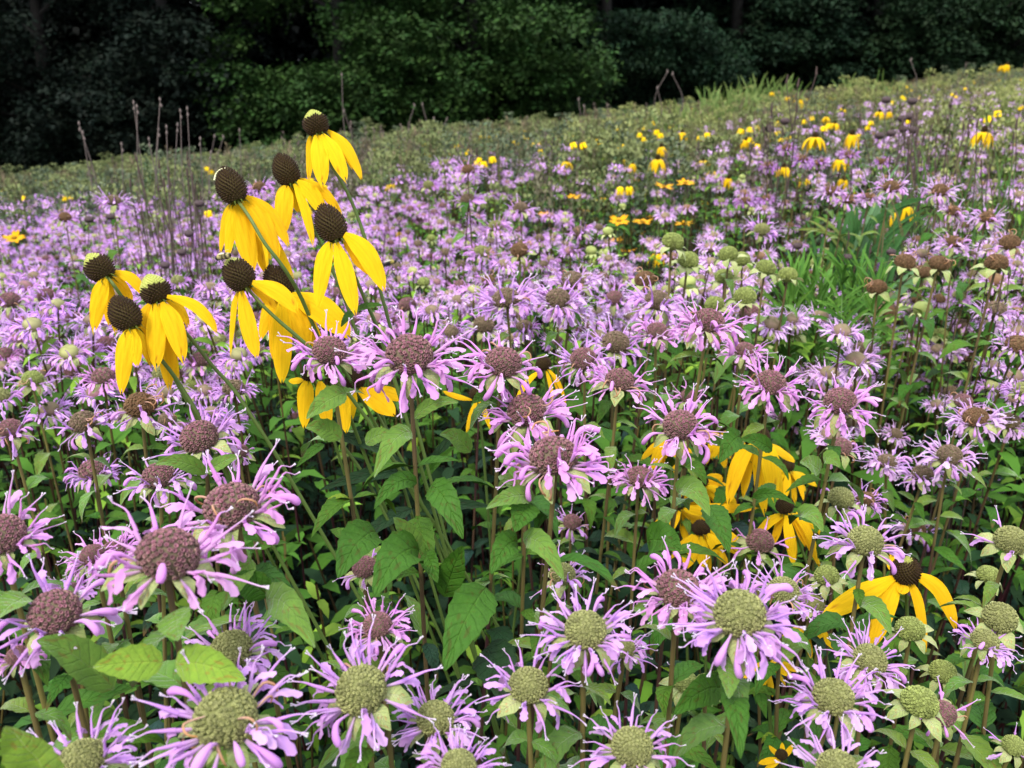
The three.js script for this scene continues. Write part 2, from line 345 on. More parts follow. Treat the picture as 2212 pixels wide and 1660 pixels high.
// a toothed leaf along +x, length 1, drooping towards its tip
function leafGeo(seed, col, wide, droop, fold) {
  const r = rngOf(seed), N = 15, pts = [];
  for (let k = 0; k < N; k++) { const t = k / (N - 1); pts.push(new V3(t * (1 - droop * 0.28 * t), 0.10 * Math.sin(t * 2.2) - droop * t * t * 0.62, 0.05 * Math.sin(t * 4 + seed) * t)); }
  const tipc = r() < 0.35 ? [0.16, 0.09, 0.035] : null, g = rr(0.85, 1.15, r);
  const G = new Geo();
  blade(G, pts, (t, k) => (t < 0.09 ? 0.03 : wide * Math.pow(Math.sin(Math.PI * Math.pow((t - 0.06) / 0.94, 0.62)), 0.85) * (k % 2 ? 1.06 : 0.93)) + 0.004, new V3(0, 1, 0), (t, s) => { const c = mulc(col, g * (1 - 0.10 * Math.abs(s))); return tipc ? mixc(c, tipc, smooth(t, 0.82, 1)) : c; }, { across: 5, fold, ripple: 0.5 });
  return G;
}
const leaves = (c, seed) => [0.13, 0.16, 0.19, 0.145, 0.175].map((w, k) => leafGeo(seed + k, [c[0] * [1, 1.35, 0.8, 1.1, 0.9][k], c[1] * [1, 1.1, 0.85, 0.95, 1.05][k], c[2] * [1, 0.9, 1.3, 0.8, 1][k]], w, [0.35, 0.75, 1.1, 0.55, 0.9][k], [0.35, 0.2, 0.28, 0.45, 0.15][k]));
const LG = { young: leaves(C.young, 11), mid: leaves(C.mid, 31), deep: leaves(C.deep, 51), blue: leaves(C.blue, 71) };
const LB = {}; for (const k in LG) LB[k] = LG[k].map((g) => g.build());
const bractGeo = [0, 1, 2].map((k) => { // pale leafy bract, length 1 along +x
  const pts = [new V3(0, 0, 0), new V3(0.25, 0.03, 0), new V3(0.5, 0.0, 0), new V3(0.75, -0.12 - 0.1 * k, 0.04), new V3(0.95, -0.32 - 0.1 * k, 0.02)], G = new Geo();
  blade(G, pts, (t) => [0.10, 0.26, 0.30, 0.19, 0.02][Math.round(t * 4)], new V3(0, 1, 0), (t, s) => mixc(C.bract, C.bractGreen, clamp(t * 0.5 + Math.abs(s) * 0.15 + 0.15 * k, 0, 1)), { across: 5, fold: 0.25, ripple: 0.6 });
  return G;
});
const BB = bractGeo.map((g) => g.build());

// leaf drawn between two world points, for the leaves that the picture lets one pick out
function leafBetween(a, b, wide, col, sag, nrm) {
  const mid = a.clone().lerp(b, 0.45).add(new V3(0, sag, 0)), pts = bez(a, mid, b, 15), G = new Geo();
  blade(G, pts, (t, k) => wide * (0.05 + Math.pow(Math.sin(Math.PI * Math.pow(clamp((t - 0.02) / 0.98, 0, 1), 0.66)), 0.8) * (k % 2 ? 1.05 : 0.95)), nrm, (t, s) => mulc(col, 1 - 0.1 * Math.abs(s)), { across: 5, fold: 0.25, ripple: 0.5 });
  return G;
}

// ---------------------------------------------------------------- bee balm plants
const groundBelow = (x, z) => ground(x, z);
function stemOf(H, root, r0, r1, r) {
  const m = root.clone().lerp(H, 0.6); m.x += (H.x - root.x) * 0.12 + rr(-0.012, 0.012, r); m.z += rr(-0.012, 0.012, r);
  return { pts: bez(root, m, H, 17), at(t) { const a = bez(root, m, H, 101); return a[Math.round(clamp(t, 0, 1) * 100)]; } };
}
/* a plant with one head: H world position of the head's middle, R disc radius */
function beeBalm(H, R, o, label, group) {
  const r = rngOf(Math.round(H.x * 7919 + H.z * 104729 + H.y * 1299709)), rx = H.x + (o.lean ?? rr(-0.12, 0.12, r)), rz = H.z + rr(-0.06, 0.04, r);
  const root = new V3(rx, groundBelow(rx, rz), rz), t = thing('bee_balm', root, label, 'bee balm', group), L = (p) => p.clone().sub(root);
  const axis = new V3((o.tx ?? 0) + rr(-0.26, 0.26, r), 1, (o.tz ?? 0.12) + rr(-0.2, 0.2, r)).normalize();
  const S = stemOf(L(H.clone().addScaledVector(axis, -R * 0.6)), new V3(), 0, 0, r), height = H.y - root.y, thick = (o.thick ?? 1.9) * MM;
  const blot = rr(0, 50, r), split = rr(0.55, 0.9, r), G = new Geo();
  tube(G, S.pts, (k) => thick * lerp(1.25, 0.85, k), o.fine ? 7 : 5, (k) => mixc(C.straw, C.maroon, clamp((k < split ? 0.8 : 0.2) + (noise2(k * 40 + blot, 3) - 0.5) * 1.1, 0, 1)));
  part('stem', G, M.stem, t);
  // leaf pairs down the stem
  const step = rr(0.042, 0.060, r), tone = o.leaf ?? 'mid';
  let n = 0;
  for (let down = 0.035; down < (o.depth ?? 0.5) && down < height - 0.1; down += step * (0.8 + 0.1 * n), n++) {
    const p = S.at(1 - down / height), az = n * 1.57 + blot;
    for (const s of [0, 1]) {
      if (r() < 0.12) continue;
      const a = az + s * Math.PI + rr(-0.3, 0.3, r), len = (n === 0 ? rr(0.022, 0.034, r) : rr(0.028, 0.054, r)), el = n === 0 ? rr(-0.3, 0.4, r) : rr(-0.15, 0.45, r);
      const dir = new V3(Math.cos(a) * Math.cos(el), Math.sin(el), Math.sin(a) * Math.cos(el)), up = new V3(rr(-0.3, 0.3, r), 1, rr(-0.3, 0.3, r));
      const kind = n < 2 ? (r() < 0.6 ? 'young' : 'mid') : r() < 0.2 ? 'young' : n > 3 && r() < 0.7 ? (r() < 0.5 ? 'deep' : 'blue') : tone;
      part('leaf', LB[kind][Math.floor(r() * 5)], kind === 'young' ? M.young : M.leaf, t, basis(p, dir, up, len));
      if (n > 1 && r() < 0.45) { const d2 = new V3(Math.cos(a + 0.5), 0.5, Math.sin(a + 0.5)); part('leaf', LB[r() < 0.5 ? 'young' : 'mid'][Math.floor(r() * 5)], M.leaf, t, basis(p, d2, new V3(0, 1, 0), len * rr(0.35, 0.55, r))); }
    }
  }
  // head
  const hm = basis(L(H), new V3(Math.cos(blot), 0, Math.sin(blot)).cross(axis), axis, 1), head = part('flower_head', DG[o.disc][Math.floor(r() * 3)], M.disc, t, hm.clone().scale(new V3(R * 0.95, R * 0.95, R * 0.95)));
  const k = R / (14.5 * MM), put = (name, geo, mt, az, el, from, y, roll, s) => {
    const d = new V3(Math.cos(az) * Math.cos(el), Math.sin(el), Math.sin(az) * Math.cos(el)), p = new V3(Math.cos(az) * from, y, Math.sin(az) * from);
    const up = new V3(0, 1, 0).applyAxisAngle(d, roll);
    return part(name, geo, mt, head, basis(p, d, up, s));
  };
  const nb = o.bracts ?? 6;
  for (let i = 0; i < nb; i++) put('bract', BB[Math.floor(r() * 3)], M.young, i / nb * 6.283 + rr(-0.3, 0.3, r), rr(-0.35, o.n ? 0.2 : 0.4, r), 0.55, -0.5, rr(-0.4, 0.4, r), rr(1.0, 1.55, r));
  const nf = Math.round(o.n * 1.3), set = FL[o.tone], gap = o.gap ?? -9;
  const bald = r() * 6.28, keep = r() < 0.45 && !o.full ? rr(0.3, 0.8, r) : 1;
  for (let i = 0; i < nf; i++) {
    const az = i / nf * 6.283 + rr(-0.2, 0.2, r); if (Math.cos(az - bald) > 0.6 && r() > keep) continue; if (r() < 0.04) continue;
    const hi = i % 2, el = hi ? rr(0.05, 0.85, r) : rr(-0.5, 0.3, r);
    const q = r(), idx = q < (o.bud ?? 0.16) ? 6 + Math.floor(r() * 2) : q > 1 - (o.wither ?? 0.03) ? 8 : Math.floor(r() * 6);
    put('petal', set[idx], M.floret, az, el, 0.80, hi ? -0.18 : -0.38, rr(-0.5, 0.5, r), rr(0.88, 1.3, r) * k * (o.long ?? 1) / R);
  }
  if (o.dried) for (let i = 0; i < o.dried; i++) { const az = rr(0, 6.28, r), y = rr(0.4, 0.8, r); put('withered_petal', set[8], M.floret, az, rr(-0.2, 0.5, r), Math.sqrt(1 - y * y) * 0.8, y, rr(-2, 2, r), rr(0.8, 1.1, r) * k / R); }
  return t;
}
// ---------------------------------------------------------------- the bee balm heads that the picture lets one tell apart
// x y (middle of the disc in a 2212 x 1660 frame), w (disc width), disc kind, fullness of the ring 0..1, colour, depth (0: from w), lean of the foot in mm | label
const NEAR = `
885 768 108 P 1 pink 0.52 10|full pink bee balm with broad purple disc on the straight stem below yellow petals
1087 785 85 P 1 pink 0.60 -75|pink bee balm with tan dried floret on its disc, right of the broad purple one
712 760 78 P .9 pink 0.56 70|pink bee balm whose disc overlaps the lowest yellow coneflower petals
1195 988 112 P 1.1 pink 0.49 -60|large pink bee balm with wide open ring at the middle, orange dried florets on top
1470 920 80 P 1 pink 0.62 0|pink bee balm in front of the upper left of the yellow cluster
1383 1033 62 P .9 pink 0.74 10|smaller pink bee balm low between the large middle head and the yellow cluster
1340 823 68 P .9 pink 0.74 0|pink bee balm with torn cream bracts, right of the tan-marked one
1260 776 60 P 1 lav 0.82 0|lavender bee balm with neat purple disc, behind the torn-bracted one
1330 741 62 B .7 lav 0.86 5|bee balm with round olive brown disc and thin lavender ring
1530 697 74 P 1.1 pink 0.74 0|tall pink bee balm with domed purple brown disc on a straight yellow stem
1420 717 50 P .9 pink 0.86 0|small pink bee balm just left of the tall domed one
1420 651 58 B 1.3 lav 0.94 0|brown-disced bee balm with long thin lavender florets, right one of the row of three
1205 646 55 B 1.3 lav 0.98 0|brown-disced bee balm with long thin lavender florets, middle one of the row of three
1093 646 60 B 1.3 lav 0.93 0|brown-disced bee balm with long thin lavender florets, left one of the row of three
1237 608 54 B .8 lav 1.02 0|brown disc of a bee balm rising behind the middle of the row of three
1665 828 68 P 1 pink 0.72 -30|pink bee balm leaning left with a curled floret, above the yellow cluster
1815 868 72 P 1 pink 0.68 -60|pink bee balm with wine purple disc on the long stem slanting across the yellow cluster
1610 758 46 P .8 pink 0.84 0|pink bee balm half hidden behind the left-leaning one
1488 858 40 P .5 pink 0.86 0|small purple disc with few pink florets above the yellow cluster
430 945 85 P .9 lav 0.62 -15|lavender bee balm with cream bracts and upswept florets, left of the green coneflower stems
500 1097 126 P 1 pink 0.44 60|large pink bee balm with an orange dried floret lying across its purple disc
363 1200 140 P .55 pink 0.37 5|largest purple disc, with cream bracts and few florets, at the lower left
118 1325 112 P .7 lav 0.40 -25|purple disc above a broad green leaf at the left edge
4 1155 100 P .6 pink 0.42 10|purple bee balm cut by the left edge of the picture
487 1552 143 G 1.1 lav 0.355 -40|largest olive disc with a curl of dried floret, at the bottom left
780 1492 118 G 1.1 lav 0.40 25|olive-disced bee balm with spiky upright florets, bottom centre left
940 1553 85 G 1 lav 0.43 10|olive-disced bee balm tucked right of the spiky upright one
1142 1482 90 G .5 lav 0.43 25|round olive disc with sparse drooping florets and pointed green bracts, bottom centre
1265 1362 95 G 1.1 lav 0.43 0|olive-disced bee balm with dense ring left of the purple and olive pair
1465 1273 96 P 1 pink 0.46 15|purple-disced one of the large close pair right of bottom centre
1598 1327 116 G 1.3 lav 0.41 -15|very round olive disc of the large close pair, with a thick skirt of florets
1693 1276 68 G .8 lav 0.57 0|pale olive bee balm just behind the large close pair, to its right
1870 1170 78 G 1 lav 0.58 -20|olive bee balm on a dark stem crossing the spread yellow petals at lower right
1800 1507 92 G 1 lav 0.44 -120|olive bee balm leaning right on a slanting yellow stem, at lower right
1365 1615 95 G .7 lav 0.41 30|olive bee balm with few upright florets at the bottom edge
1880 1426 75 G 1 lav 0.55 0|bright olive bee balm below the spread yellow petals
815 1352 66 P .9 pink 0.46 10|small pinkish disc with long spidery florets, below the straight stem
498 1406 98 G 1 lav 0.44 25|olive bee balm partly behind a bright yellow-green leaf
176 1648 108 G .9 lav 0.36 0|olive bee balm at the bottom left corner edge
1215 1242 60 G .9 lav 0.60 0|olive bee balm with a coil of orange dried florets
1987 1518 82 S 0 lav 0.50 0|bare greenish spent head with star of bracts at lower right
2037 1542 60 P .35 pink 0.52 20|purple spent disc tilted right with a few hanging florets beside the bare green head
1966 1360 64 S 0 lav 0.62 20|bare pale green head below the right yellow petal
2161 1335 74 G 0 lav 0.58 0|bare round olive head near the right edge
2128 1385 60 G 1 lav 0.57 -30|lilac bee balm in front of the bare olive head near the right edge
2037 1452 58 S 0 lav 0.62 0|bare dark green spent head, below right of the yellow petals
2136 1243 50 S 0 lav 0.74 0|small bare green head with reflexed bracts near the right edge
2185 1168 72 G .15 lav 0.60 0|olive spent head with pale bracts at the right edge
1817 1077 58 G .12 lav 0.76 0|bare olive head with drooping pale bracts, right of the yellow cluster
1870 1079 40 D .9 lav 0.82 0|lilac bee balm with orange withered centre right beside the bare olive head
1816 966 50 P .5 lav 0.84 0|dull purple spent disc below the wine purple one
1138 888 88 P .9 pink 0.60 -10|pink bee balm with an orange thread over its disc, just above the large middle head
1236 1129 42 P .5 lav 0.86 0|small purple-brown disc in the dark gap below the large middle head
343 1030 72 P .6 lav 0.60 0|purple disc with drooping lavender florets, below left of the cream-bracted one
303 877 70 D .35 lav 0.68 0|brown dried head with curled tan florets at the left
179 913 60 B .6 lav 0.76 0|olive brown flat head with side florets, left of the dried head
22 927 52 P 1 lav 0.80 0|lavender bee balm at the left edge, level with the dried head
245 1192 52 P 1.2 pink 0.52 -20|second pink tangle of florets, between the tangle and the disc crossed by an orange floret
152 1278 44 P 1.2 pink 0.47 0|crowded pink florets just above the purple disc with the green leaf below it
38 1418 50 P .9 pink 0.41 0|violet pink florets under the leaf at the left edge
1348 1402 52 G .9 lav 0.50 0|small olive bee balm squeezed between the dense ring and the large close pair
199 1200 56 P 1.2 pink 0.50 -30|tangle of pink florets behind the largest purple disc
787 1226 56 P .3 lav 0.58 0|small purple disc behind a big green leaf, below the green stems
1642 1170 62 P .2 pink 0.78 0|greyish purple spent disc in the lower part of the yellow cluster
1786 1244 54 S .1 lav 0.70 0|green bud-like head left of the spread yellow petals
1760 1306 44 G .9 lav 0.70 0|small olive bee balm half hidden left of the spread yellow petals
1481 1474 56 S .15 lav 0.56 10|nodding green head seen from below, left of the stem at bottom right
1524 1478 50 S .12 lav 0.57 0|second nodding green head just right of the first, seen from below
991 1655 80 G 1.2 lav 0.38 0|violet florets at the bottom edge right of centre left
1808 1662 90 G 1 pale 0.40 0|pale lilac bee balm cut by the bottom edge at the right
2191 1612 50 S .2 lav 0.56 0|green head in the bottom right corner
2052 984 54 B 1.2 pale 0.86 20|pale lilac bee balm with full starry ring on the right
1993 1024 46 B 1.1 pale 0.90 0|pale lilac bee balm left below the full starry one
1917 998 42 B 1.3 pale 0.94 0|bushy pale lilac bee balm without visible disc, left of the starry one
2108 903 54 D 1.1 pale 0.90 0|bushy pale lilac bee balm with ragged centre near the right edge
1935 938 30 B 1 pale 1.1 0|small pale lilac bee balm above the bushy one on the right
2082 868 40 P .3 pale 1.0 0|dull purple head with cream bracts, above the ragged one on the right
2182 911 44 B .9 pale 0.98 0|pale lilac bee balm at the right edge beside the ragged one
517 976 40 P .8 lav 0.74 0|small purple head half behind the cream-bracted bee balm
361 907 40 B .3 lav 0.84 0|small olive head right of the brown dried one
`;
// smaller ones: labels are made from what stands next to them
const MIDDLE = `
1858 809 35 B .9 pale,1915 769 33 B 1 pale,1971 813 36 B 1 pale,2048 755 36 B 1 pale,2056 825 30 B 1 pale,2055 849 36 B .8 pale,1931 872 32 B .7 pale,1915 715 33 B 1 pale,2008 719 32 S 0 pale,2032 722 32 S 0 pale
2082 703 32 B 1.2 pale,1953 747 26 B 1 pale,2095 774 28 D 0 pale,1714 714 40 S 0 lav,1774 738 33 S .2 lav,1644 741 34 S 0 lav,1671 737 33 S 0 lav,2008 795 28 B 1 pale,1602 772 34 P .8 pink,1251 501 32 B 1 lav
1454 523 50 S 0 lav,1487 563 48 S 0 lav,1394 605 48 D 0 lav,1573 550 44 S 0 lav,1601 561 42 S 0 lav,1564 598 42 S 0 lav,1327 645 40 P .9 lav,1045 702 48 B .5 lav,1256 707 38 P .9 lav,1610 641 50 S 0 lav
1620 678 48 P .7 lav,1122 541 40 D .3 lav,1055 607 32 D .7 lav,1544 658 44 S .2 lav,1955 567 46 D 0 lav,2029 571 46 D 0 lav,1994 588 38 D 0 lav,2153 569 50 D 0 lav,1895 622 44 D 0 lav,1919 674 34 D 0 lav
1654 580 46 S 0 lav,1702 595 44 S 0 lav,2182 525 44 D .4 pale,1647 497 36 G 1.1 lav,2062 524 36 D 1 pale,2031 412 36 D 1 pale,1797 415 32 D 1.1 pale,2133 471 34 D 1.1 pale,2059 457 32 D .9 pale,1830 432 30 D 1 pale
1878 428 30 D 1 pale,1925 405 36 D .9 pale,960 355 26 G 1.1 lav,1012 368 30 D 1 lav,925 400 24 G 1.3 vivid,1010 432 34 B .8 lav,1125 450 34 B .8 lav,1070 490 34 G 1.3 lav,1040 545 36 G 1.2 lav,1130 575 30 G 1 lav
560 405 30 D 1.1 lav,245 435 34 B 1.1 lav,140 470 28 D 1 lav,100 640 40 P .8 lav,160 690 38 P .9 lav,45 700 42 P .9 lav,230 745 44 P .4 lav,70 820 46 S .6 lav,160 800 44 P .9 lav,420 660 36 P .9 lav
470 640 34 S .4 lav,760 690 44 P .8 lav,880 660 42 P .7 lav,840 690 40 P .8 pink,430 780 46 P .6 pink,640 905 32 P .7 lav,230 950 36 P .4 lav,95 950 34 B .5 lav,420 830 40 S .4 lav,20 650 46 P .8 lav
1700 320 22 D 1.2 vivid,1735 345 24 D 1.3 vivid,1770 352 22 D 1.3 vivid,1660 358 22 D 1.2 vivid,1835 335 22 D 1.2 vivid,1655 430 22 D 1.2 vivid,1610 435 24 D 1 vivid,1905 350 20 D 1.2 vivid
1979 1144 44 D .8 pale,2005 1275 42 S .2 lav,1690 1232 36 P .5 pink,1745 973 38 S 0 lav,1745 1010 34 P .9 lav,2130 1045 34 B .8 pale,2160 800 32 B .9 pale,1985 905 28 B .4 pale,1860 905 30 B .9 pale,1700 905 40 P .8 pink
`;
const LAND = [['the tallest yellow coneflower', 700, 320], ['the coneflower with the bee', 515, 600], ['the three left coneflowers', 300, 640], ['the tall left dead stalks', 350, 430], ['the fresh green grass clump', 1800, 640], ['the clustered right coneflowers', 1590, 1040],
  ['the lone lower-right coneflower', 1950, 1280], ['the long-floreted row of three', 1240, 650], ['the dark right dead stalks', 1970, 420], ['the blunt-coned central coneflower', 690, 570], ['the golden upright pair', 1457, 400], ['the tall domed pink head', 1530, 697], ['the brown dried head', 303, 877],
  ['the broad purple head', 885, 768], ['the wine purple head', 1815, 868], ['the starry lilac head', 2052, 984], ['the drooping slope coneflowers', 1830, 300], ['the cream-bracted lavender head', 430, 945], ['the bare right-edge head', 2161, 1335], ['the vivid purple bunch', 925, 400],
  ['the bright green ball head', 1610, 641], ['the ridge grass tufts', 1590, 215], ['the golden left-edge flower', 30, 515], ['the bent grass blades', 1870, 480], ['the orange dried head', 1122, 541], ['the upper right corner', 2205, 60], ['the far left field corner', 5, 370], ['the mid right edge', 2205, 560]];
const taken = new Set();
function where(x, y, head) {
  const near = LAND.map(([n, a, b]) => [Math.hypot(x - a, (y - b) * 1.2), n, x - a, y - b]).filter((e) => e[0] > 14).sort((a, b) => a[0] - b[0]);
  for (const far of ['just ', '', 'farther ', 'well ']) for (const [d, n, dx, dy] of near.slice(0, 5)) {
    if ((far === 'just ' && d > 90) || (far === 'well ' && d < 160) || (far === 'farther ' && d < 80)) continue;
    const h = Math.abs(dx) < 0.45 * Math.abs(dy) ? '' : dx < 0 ? 'left' : 'right', v = Math.abs(dy) < 0.45 * Math.abs(dx) ? '' : dy < 0 ? 'above' : 'below';
    const s = `${head}, ${far}${v && h ? v + ' and ' + h + ' of' : v || h + ' of'} ${n}`;
    if (!taken.has(s)) { taken.add(s); return s; }
  }
  for (let k = 1; ; k++) { const s = `${head}, ${['second', 'third', 'fourth', 'fifth', 'sixth', 'seventh'][k - 1] ?? 'another'} one by ${near[0][1]}`; if (!taken.has(s) || k > 7) { taken.add(s); return s; } }
}
const HEADS = []; // where heads already stand: [x, y, radius in the frame]
const COLOR_WORD = { P: 'purple-disced', B: 'brown-disced', G: 'olive-disced', D: 'dry brown-disced', S: 'green-headed' };
const TONE_WORD = { pink: 'pink', lav: 'lavender', pale: 'pale lilac', vivid: 'vivid purple' };
function plantAt(x, y, w, disc, full, tone, d, lean, label, group) {
  const real = disc === 'S' || disc === 'D' ? 0.026 : 0.030, dep = d || clamp(real * F / w, 0.3, 3), R = w / 2 / F * dep, H = at(x, y, dep);
  HEADS.push([x, y, w * 1.1]);
  return beeBalm(H, R, { disc, n: Math.round(full * (w > 60 ? 26 : 22)), tone, lean: lean ? lean * MM : undefined, fine: w > 40, bracts: disc === 'S' ? 8 : 6, depth: w > 40 ? 0.5 : 0.26, full: /full|wide open|dense|thick skirt|large/.test(label), thick: w > 40 ? 1.65 : 1.5, tz: disc === 'S' ? 0 : 0.16,
    dried: disc === 'D' ? 5 : /dried|thread|curl of|coil/.test(label) ? 2 : 0, wither: /torn|spent|dried/.test(label) ? 0.12 : 0.03, long: disc === 'B' && full > 1.2 ? 1.15 : 1, leaf: x > 1500 ? 'mid' : 'mid' }, label, group);
}
const BY_LABEL = {};
for (const line of NEAR.trim().split('\n')) {
  const [nums, label] = line.split('|'), [x, y, w, disc, full, tone, d, lean] = nums.split(' ');
  BY_LABEL[label] = plantAt(+x, +y, +w, disc, +full, tone, +d, +lean, label);
}
for (const e of MIDDLE.trim().split(/[\n,]/)) {
  const [x, y, w, disc, full, tone] = e.split(' ');
  plantAt(+x, +y, +w, disc, +full, tone, 0, 0, where(+x, +y, `${+w > 38 ? '' : 'small '}${+full < 0.1 ? 'bare ' : TONE_WORD[tone] + ' '}${COLOR_WORD[disc]} bee balm`), 'smaller bee balm heads in the middle distance');
}

// ---------------------------------------------------------------- yellow coneflowers
function coneGeo(seed, long, cap) { // radius 1, base at y = 0, tip at y = long
  const G = new Geo(), r = rngOf(seed), n = 340, prof = (t) => Math.pow(Math.sin(Math.PI * clamp(0.10 + t * 0.90, 0, 1)), 0.62) * (1 - 0.12 * t);
  const core = [], N = 12;
  for (let k = 0; k <= 8; k++) for (let a = 0; a < N; a++) { const t = k / 8, q = prof(t) * 0.9, w = a / N * 6.283; core.push(G.v(new V3(Math.cos(w) * q, t * long * 0.97, Math.sin(w) * q), t > 1 - cap ? [0.50, 0.54, 0.14] : [0.07, 0.05, 0.015])); }
  for (let k = 0; k < 8; k++) for (let a = 0; a < N; a++) G.quad(core[k * N + a], core[(k + 1) * N + a], core[(k + 1) * N + (a + 1) % N], core[k * N + (a + 1) % N]);
  for (let i = 0; i < n; i++) {
    const t = (i + 0.5) / n, a = i * 2.39996, q = prof(t), d0 = new V3(Math.cos(a), 0, Math.sin(a)), e = 0.01, sl = (prof(Math.min(1, t + e)) - prof(Math.max(0, t - e))) / (2 * e * long);
    const nrm = d0.clone().add(new V3(0, -sl, 0)).normalize(), p = d0.clone().multiplyScalar(q).add(new V3(0, t * long, 0)), green = t + (r() - 0.5) * 0.05 > 1 - cap;
    const s = 0.088 * (green ? 0.85 : 1) * (0.35 + 0.65 * Math.min(1, q * 1.3)), X = new V3(0, 1, 0).cross(d0).normalize(), Y = nrm.clone().cross(X).normalize(), h = green ? 0.03 : 0.115 * rr(0.7, 1.25, r);
    const lo = green ? [0.40, 0.44, 0.10] : mulc([0.070, 0.046, 0.014], rr(0.6, 1.3, r)), hi = green ? [0.52, 0.56, 0.14] : mulc([0.022, 0.009, 0.008], rr(0.7, 1.5, r));
    const b = [[-1, 0], [0, -1], [1, 0], [0, 1]].map(([u, w]) => G.v(p.clone().addScaledVector(nrm, -0.05).addScaledVector(X, u * s).addScaledVector(Y, w * s), lo));
    const f = [[-1, -0.4], [1, -0.4], [0, 0.9]].map(([u, w]) => G.v(p.clone().addScaledVector(nrm, h).addScaledVector(X, u * s * 0.5).addScaledVector(Y, w * s * 0.5 + h * 0.35), hi));
    G.tri(b[0], b[1], f[0]); G.tri(b[1], b[2], f[1]); G.tri(b[1], f[1], f[0]); G.tri(b[2], b[3], f[2]); G.tri(b[2], f[2], f[1]); G.tri(b[3], b[0], f[0]); G.tri(b[3], f[0], f[2]); G.tri(f[0], f[1], f[2]);
  }
  return G.build();
}
const CONES = new Map(), coneOf = (long, cap) => { const k = `${(Math.round(long * 5) / 5).toFixed(1)} ${cap}`; if (!CONES.has(k)) CONES.set(k, coneGeo(CONES.size + 3, Math.round(long * 5) / 5, cap)); return CONES.get(k); };
const PW = [0.30, 0.52, 0.74, 0.90, 0.98, 1.0, 0.98, 0.92, 0.80, 0.60, 0.24];
const petalWidth = (t) => { const q = t * 10, i = Math.min(9, Math.floor(q)); return lerp(PW[i], PW[i + 1], q - i); };
function petalGeo(pts, half, nrm, col = C.yellow) { const G = new Geo(); blade(G, pts, (t) => half * petalWidth(t), nrm, (t, s) => mixc(col, C.orange, 0.14 * smooth(t, 0.25, 0) + 0.08 * smooth(t, 0.9, 1)), { across: 7, fold: -0.22, ripple: 1.1 }); const n = G.n, s = hash2(Math.round(half * 1e6), Math.round(pts[3].x * 1e5)); for (let row = 1; row <= 2; row++) for (let a = 0; a < 7; a++) { const i = (n - row * 7 + a) * 3, j = i - 21, k = ([0, 0.5, 0.1, -0.5, 0.2, 0.6, 0][a] * (0.5 + s) - (s > 0.7 && a < 3 ? 0.5 : 0)) * (row === 1 ? 1 : 0.3); for (let c = 0; c < 3; c++) G.p[i + c] += (G.p[i + c] - G.p[j + c]) * k; } if (s > 0.55) { const i = Math.floor(n * (0.5 + 0.4 * s)) * 3; G.c[i] *= 0.55; G.c[i + 1] *= 0.4; } return G; }
const CL = 'yellow coneflowers of the cluster right of centre';
const z3 = (u, v) => [152.8 + 0.3316 * u, 229.2 + 0.3316 * v]; // one enlarged view of the frame
